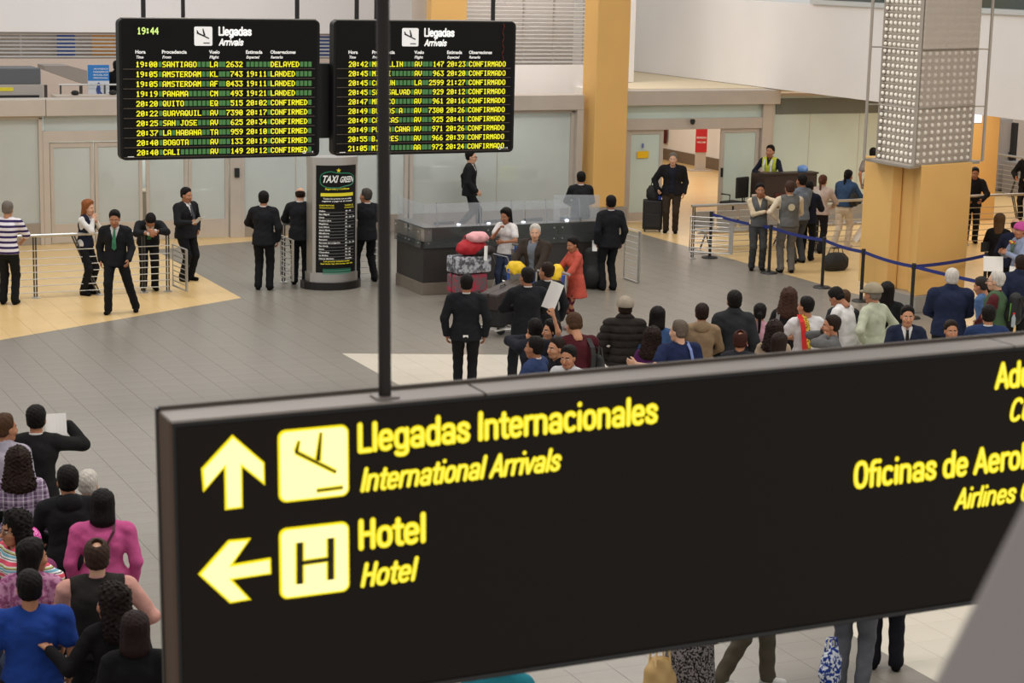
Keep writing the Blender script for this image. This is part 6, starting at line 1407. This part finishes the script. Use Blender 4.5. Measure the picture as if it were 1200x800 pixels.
for k, x0 in enumerate((11.3, 11.7)): tag(bx(x0, x0+.3, 41.2, 41.6, .0, .95).obj('white_bin', M_PAPER, bevel=.02), ('white upright bin behind the right door leaf, left one', 'white upright bin behind the right door leaf, right one')[k], 'bin')
c = soft_bag('dark sack behind the left glass doors', (9.7, 41.65, .95), .34, .3, .4, M_BLACK, 0, 'dark_sack', False)
# ---------------------------------------------------------------- small things beside the rope barrier
bq = Vector(atZ(985, 318)); soft_bag('black bag on the floor behind the rope by the railing', (bq.x, bq.y+.2, 0), .6, .34, .36, M_BLACK, .2, 'floor_bag')
bq = Vector(atZ(880, 285)); 
def bench(label, x, y, n):
    t = thing('bench_seats', label, 'bench', (x, y, 0))
    MB().tube([(0, 0, .38), (n*.56, 0, .38)], .025, 8).obj('beam', M_STEEL, t)
    for k in range(n):
        bx(k*.56+.03, k*.56+.53, -.24, .22, .42, .45).obj('seat', M_STEEL, t, .01); bx(k*.56+.03, k*.56+.53, .22, .25, .46, .82).obj('backrest', M_STEEL, t, .01)
    for x_ in (.2, n*.56-.2): MB().tube([(x_, -.22, .02), (x_, 0, .38), (x_, .22, .02)], .02, 8).obj('leg', M_DARKSTEEL, t)
bench('steel bench seats behind the long railing left of the vested men', 21.0, 35.9, 4)
bench('steel bench seats behind the women leaning on the railing', 24.0, 36.3, 4)
pl = sheet('long white printed sheet held beside the ochre column', at_depth(1009, 270, 'stoop'), .12, .5, math.radians(-30), .1, 'placard'); pl.rotation_euler = (.2, .5, math.radians(-30))
# ---------------------------------------------------------------- foreground handrail, far out of focus
def fg(x, y, d): r = ray(x, y); return Vector(CP+r*d)
hr = thing('near_handrail', 'blurred grey metal post slanting up close to the camera at the lower right', 'handrail', fg(1240, 700, 1.6))
A, B = fg(1290, 430, 1.75), fg(1095, 980, 1.5); ax_ = (B-A).normalized(); vw = (A-Vector(CP)).normalized(); sd = ax_.cross(vw).normalized()
if sd.dot(fg(1300, 600, 1.6)-fg(1200, 600, 1.6)) < 0: sd = -sd
Mx = Matrix((ax_, sd, ax_.cross(sd))).transposed().to_4x4()
# the bar's left edge runs through (1200,590) and (1095,800) in the photo
e1, e2 = fg(1204, 582, 1.62), fg(1092, 806, 1.56); ax_ = (e2-e1).normalized(); sd = ax_.cross((e1-Vector(CP)).normalized()).normalized()
if sd.dot(fg(1300, 600, 1.6)-fg(1200, 600, 1.6)) < 0: sd = -sd
th_ = ax_.cross(sd)
Mx = Matrix.Translation(e1) @ Matrix((ax_, sd, th_)).transposed().to_4x4(); inv = Matrix.Translation(-hr.location)
mg = mat('handrail_grey', lin(150, 143, 141), .6, .1)
def barr(x0, x1, y0, y1, z0, z1, n): return MB().box(x0, x1, y0, y1, z0, z1, T=inv @ Mx).obj(n, mg, hr, .012)
barr(-.9, .9, 0, .066, -.03, .03, 'post_tube'); barr(-.9, .9, .068, .20, -.02, .02, 'side_plate')

# bouquet held near the pink hat
bq_ = thing('bouquet', 'small bouquet of red and yellow flowers beside the pink hat', 'flowers', at_depth(1186, 292, 'f30'), .3)
for k in range(7):
    a = 2*PI*k/7; r = .035 if k else 0; P0 = Vector((r*math.cos(a), r*math.sin(a), .10+.015*(k % 3)))
    MB().tube([(0, 0, -.14), P0], .004, 5).obj('stem', mat('stem_green', lin(70, 110, 50), .7), bq_)
    MB().lathe([(.004, -.012), (.024, 0), (.028, .012), (.012, .024)], 8, c=P0).obj('flower', mat('flower_red', lin(200, 60, 50), .6) if k % 2 else mat('flower_yellow', lin(214, 190, 80), .6), bq_, smooth=True)
# ================================================================ groups: things of a kind share a phrase
GP = {'f': 'people waiting in the front crowd beyond the big sign', 'l': 'people waiting in the lower left crowd', 'b': 'people standing under the big sign'}
for k, (t, J, kk) in P_.items():
    g_ = GP.get(k[0]) if k[1:].isdigit() else {'polo': 'people by the left railing', 'vestw': 'people by the left railing', 'tie': 'people by the left railing', 'bent': 'people by the left railing', 'reader': 'people by the left railing',
        'backA': 'men in black suits around the taxi totem', 'bald': 'men in black suits around the taxi totem', 'greyhead': 'men in black suits around the taxi totem'}.get(k)
    if g_ is None: g_ = 'people at the information counter and trolleys' if k in ('walker', 'behind', 'whitetee', 'oldman', 'coral', 'suitR', 'suitC', 'suitD', 'suitE') else 'people on the right side beyond the rope barrier'
    t['group'] = g_
PH = {'barrier_post': 'posts of the rope barrier', 'barrier_belt': 'belts of the rope barrier', 'luggage_trolley': 'luggage trolleys', 'suitcase': 'suitcases', 'steel_railing': 'steel railings', 'railing_gate': 'railing gate panels',
      'arrivals_board': 'the pair of arrivals boards', 'counter_monitor': 'monitors on the information counter', 'office_desk': 'desks in the office behind the glass', 'counter_item': 'boxes on the counters behind the glass', 'white_bin': 'white bins behind the glass doors',
      'bench_seats': 'steel benches behind the railing', 'paper_sheet': 'paper sheets held up', 'placard': 'placards held up', 'yellow_bag': 'yellow plastic bags on the trolleys', 'backpack': 'black backpacks', 'shoulder_strap': 'bag straps', 'shoulder_bag': 'shoulder bags',
      'dark_helmet': 'round dark objects on the ledge', 'wall_poster': 'posters behind the louvres', 'reflective_stripe': 'stripes of the guard vest', 'sash': 'bands of the sash', 'luggage_tag': 'luggage tags'}
for o in list(SC.objects):
    if o.parent is None and o.get('category') and 'group' not in o:
        n_ = o.name.split('.')[0]
        if n_ in PH: o['group'] = PH[n_]
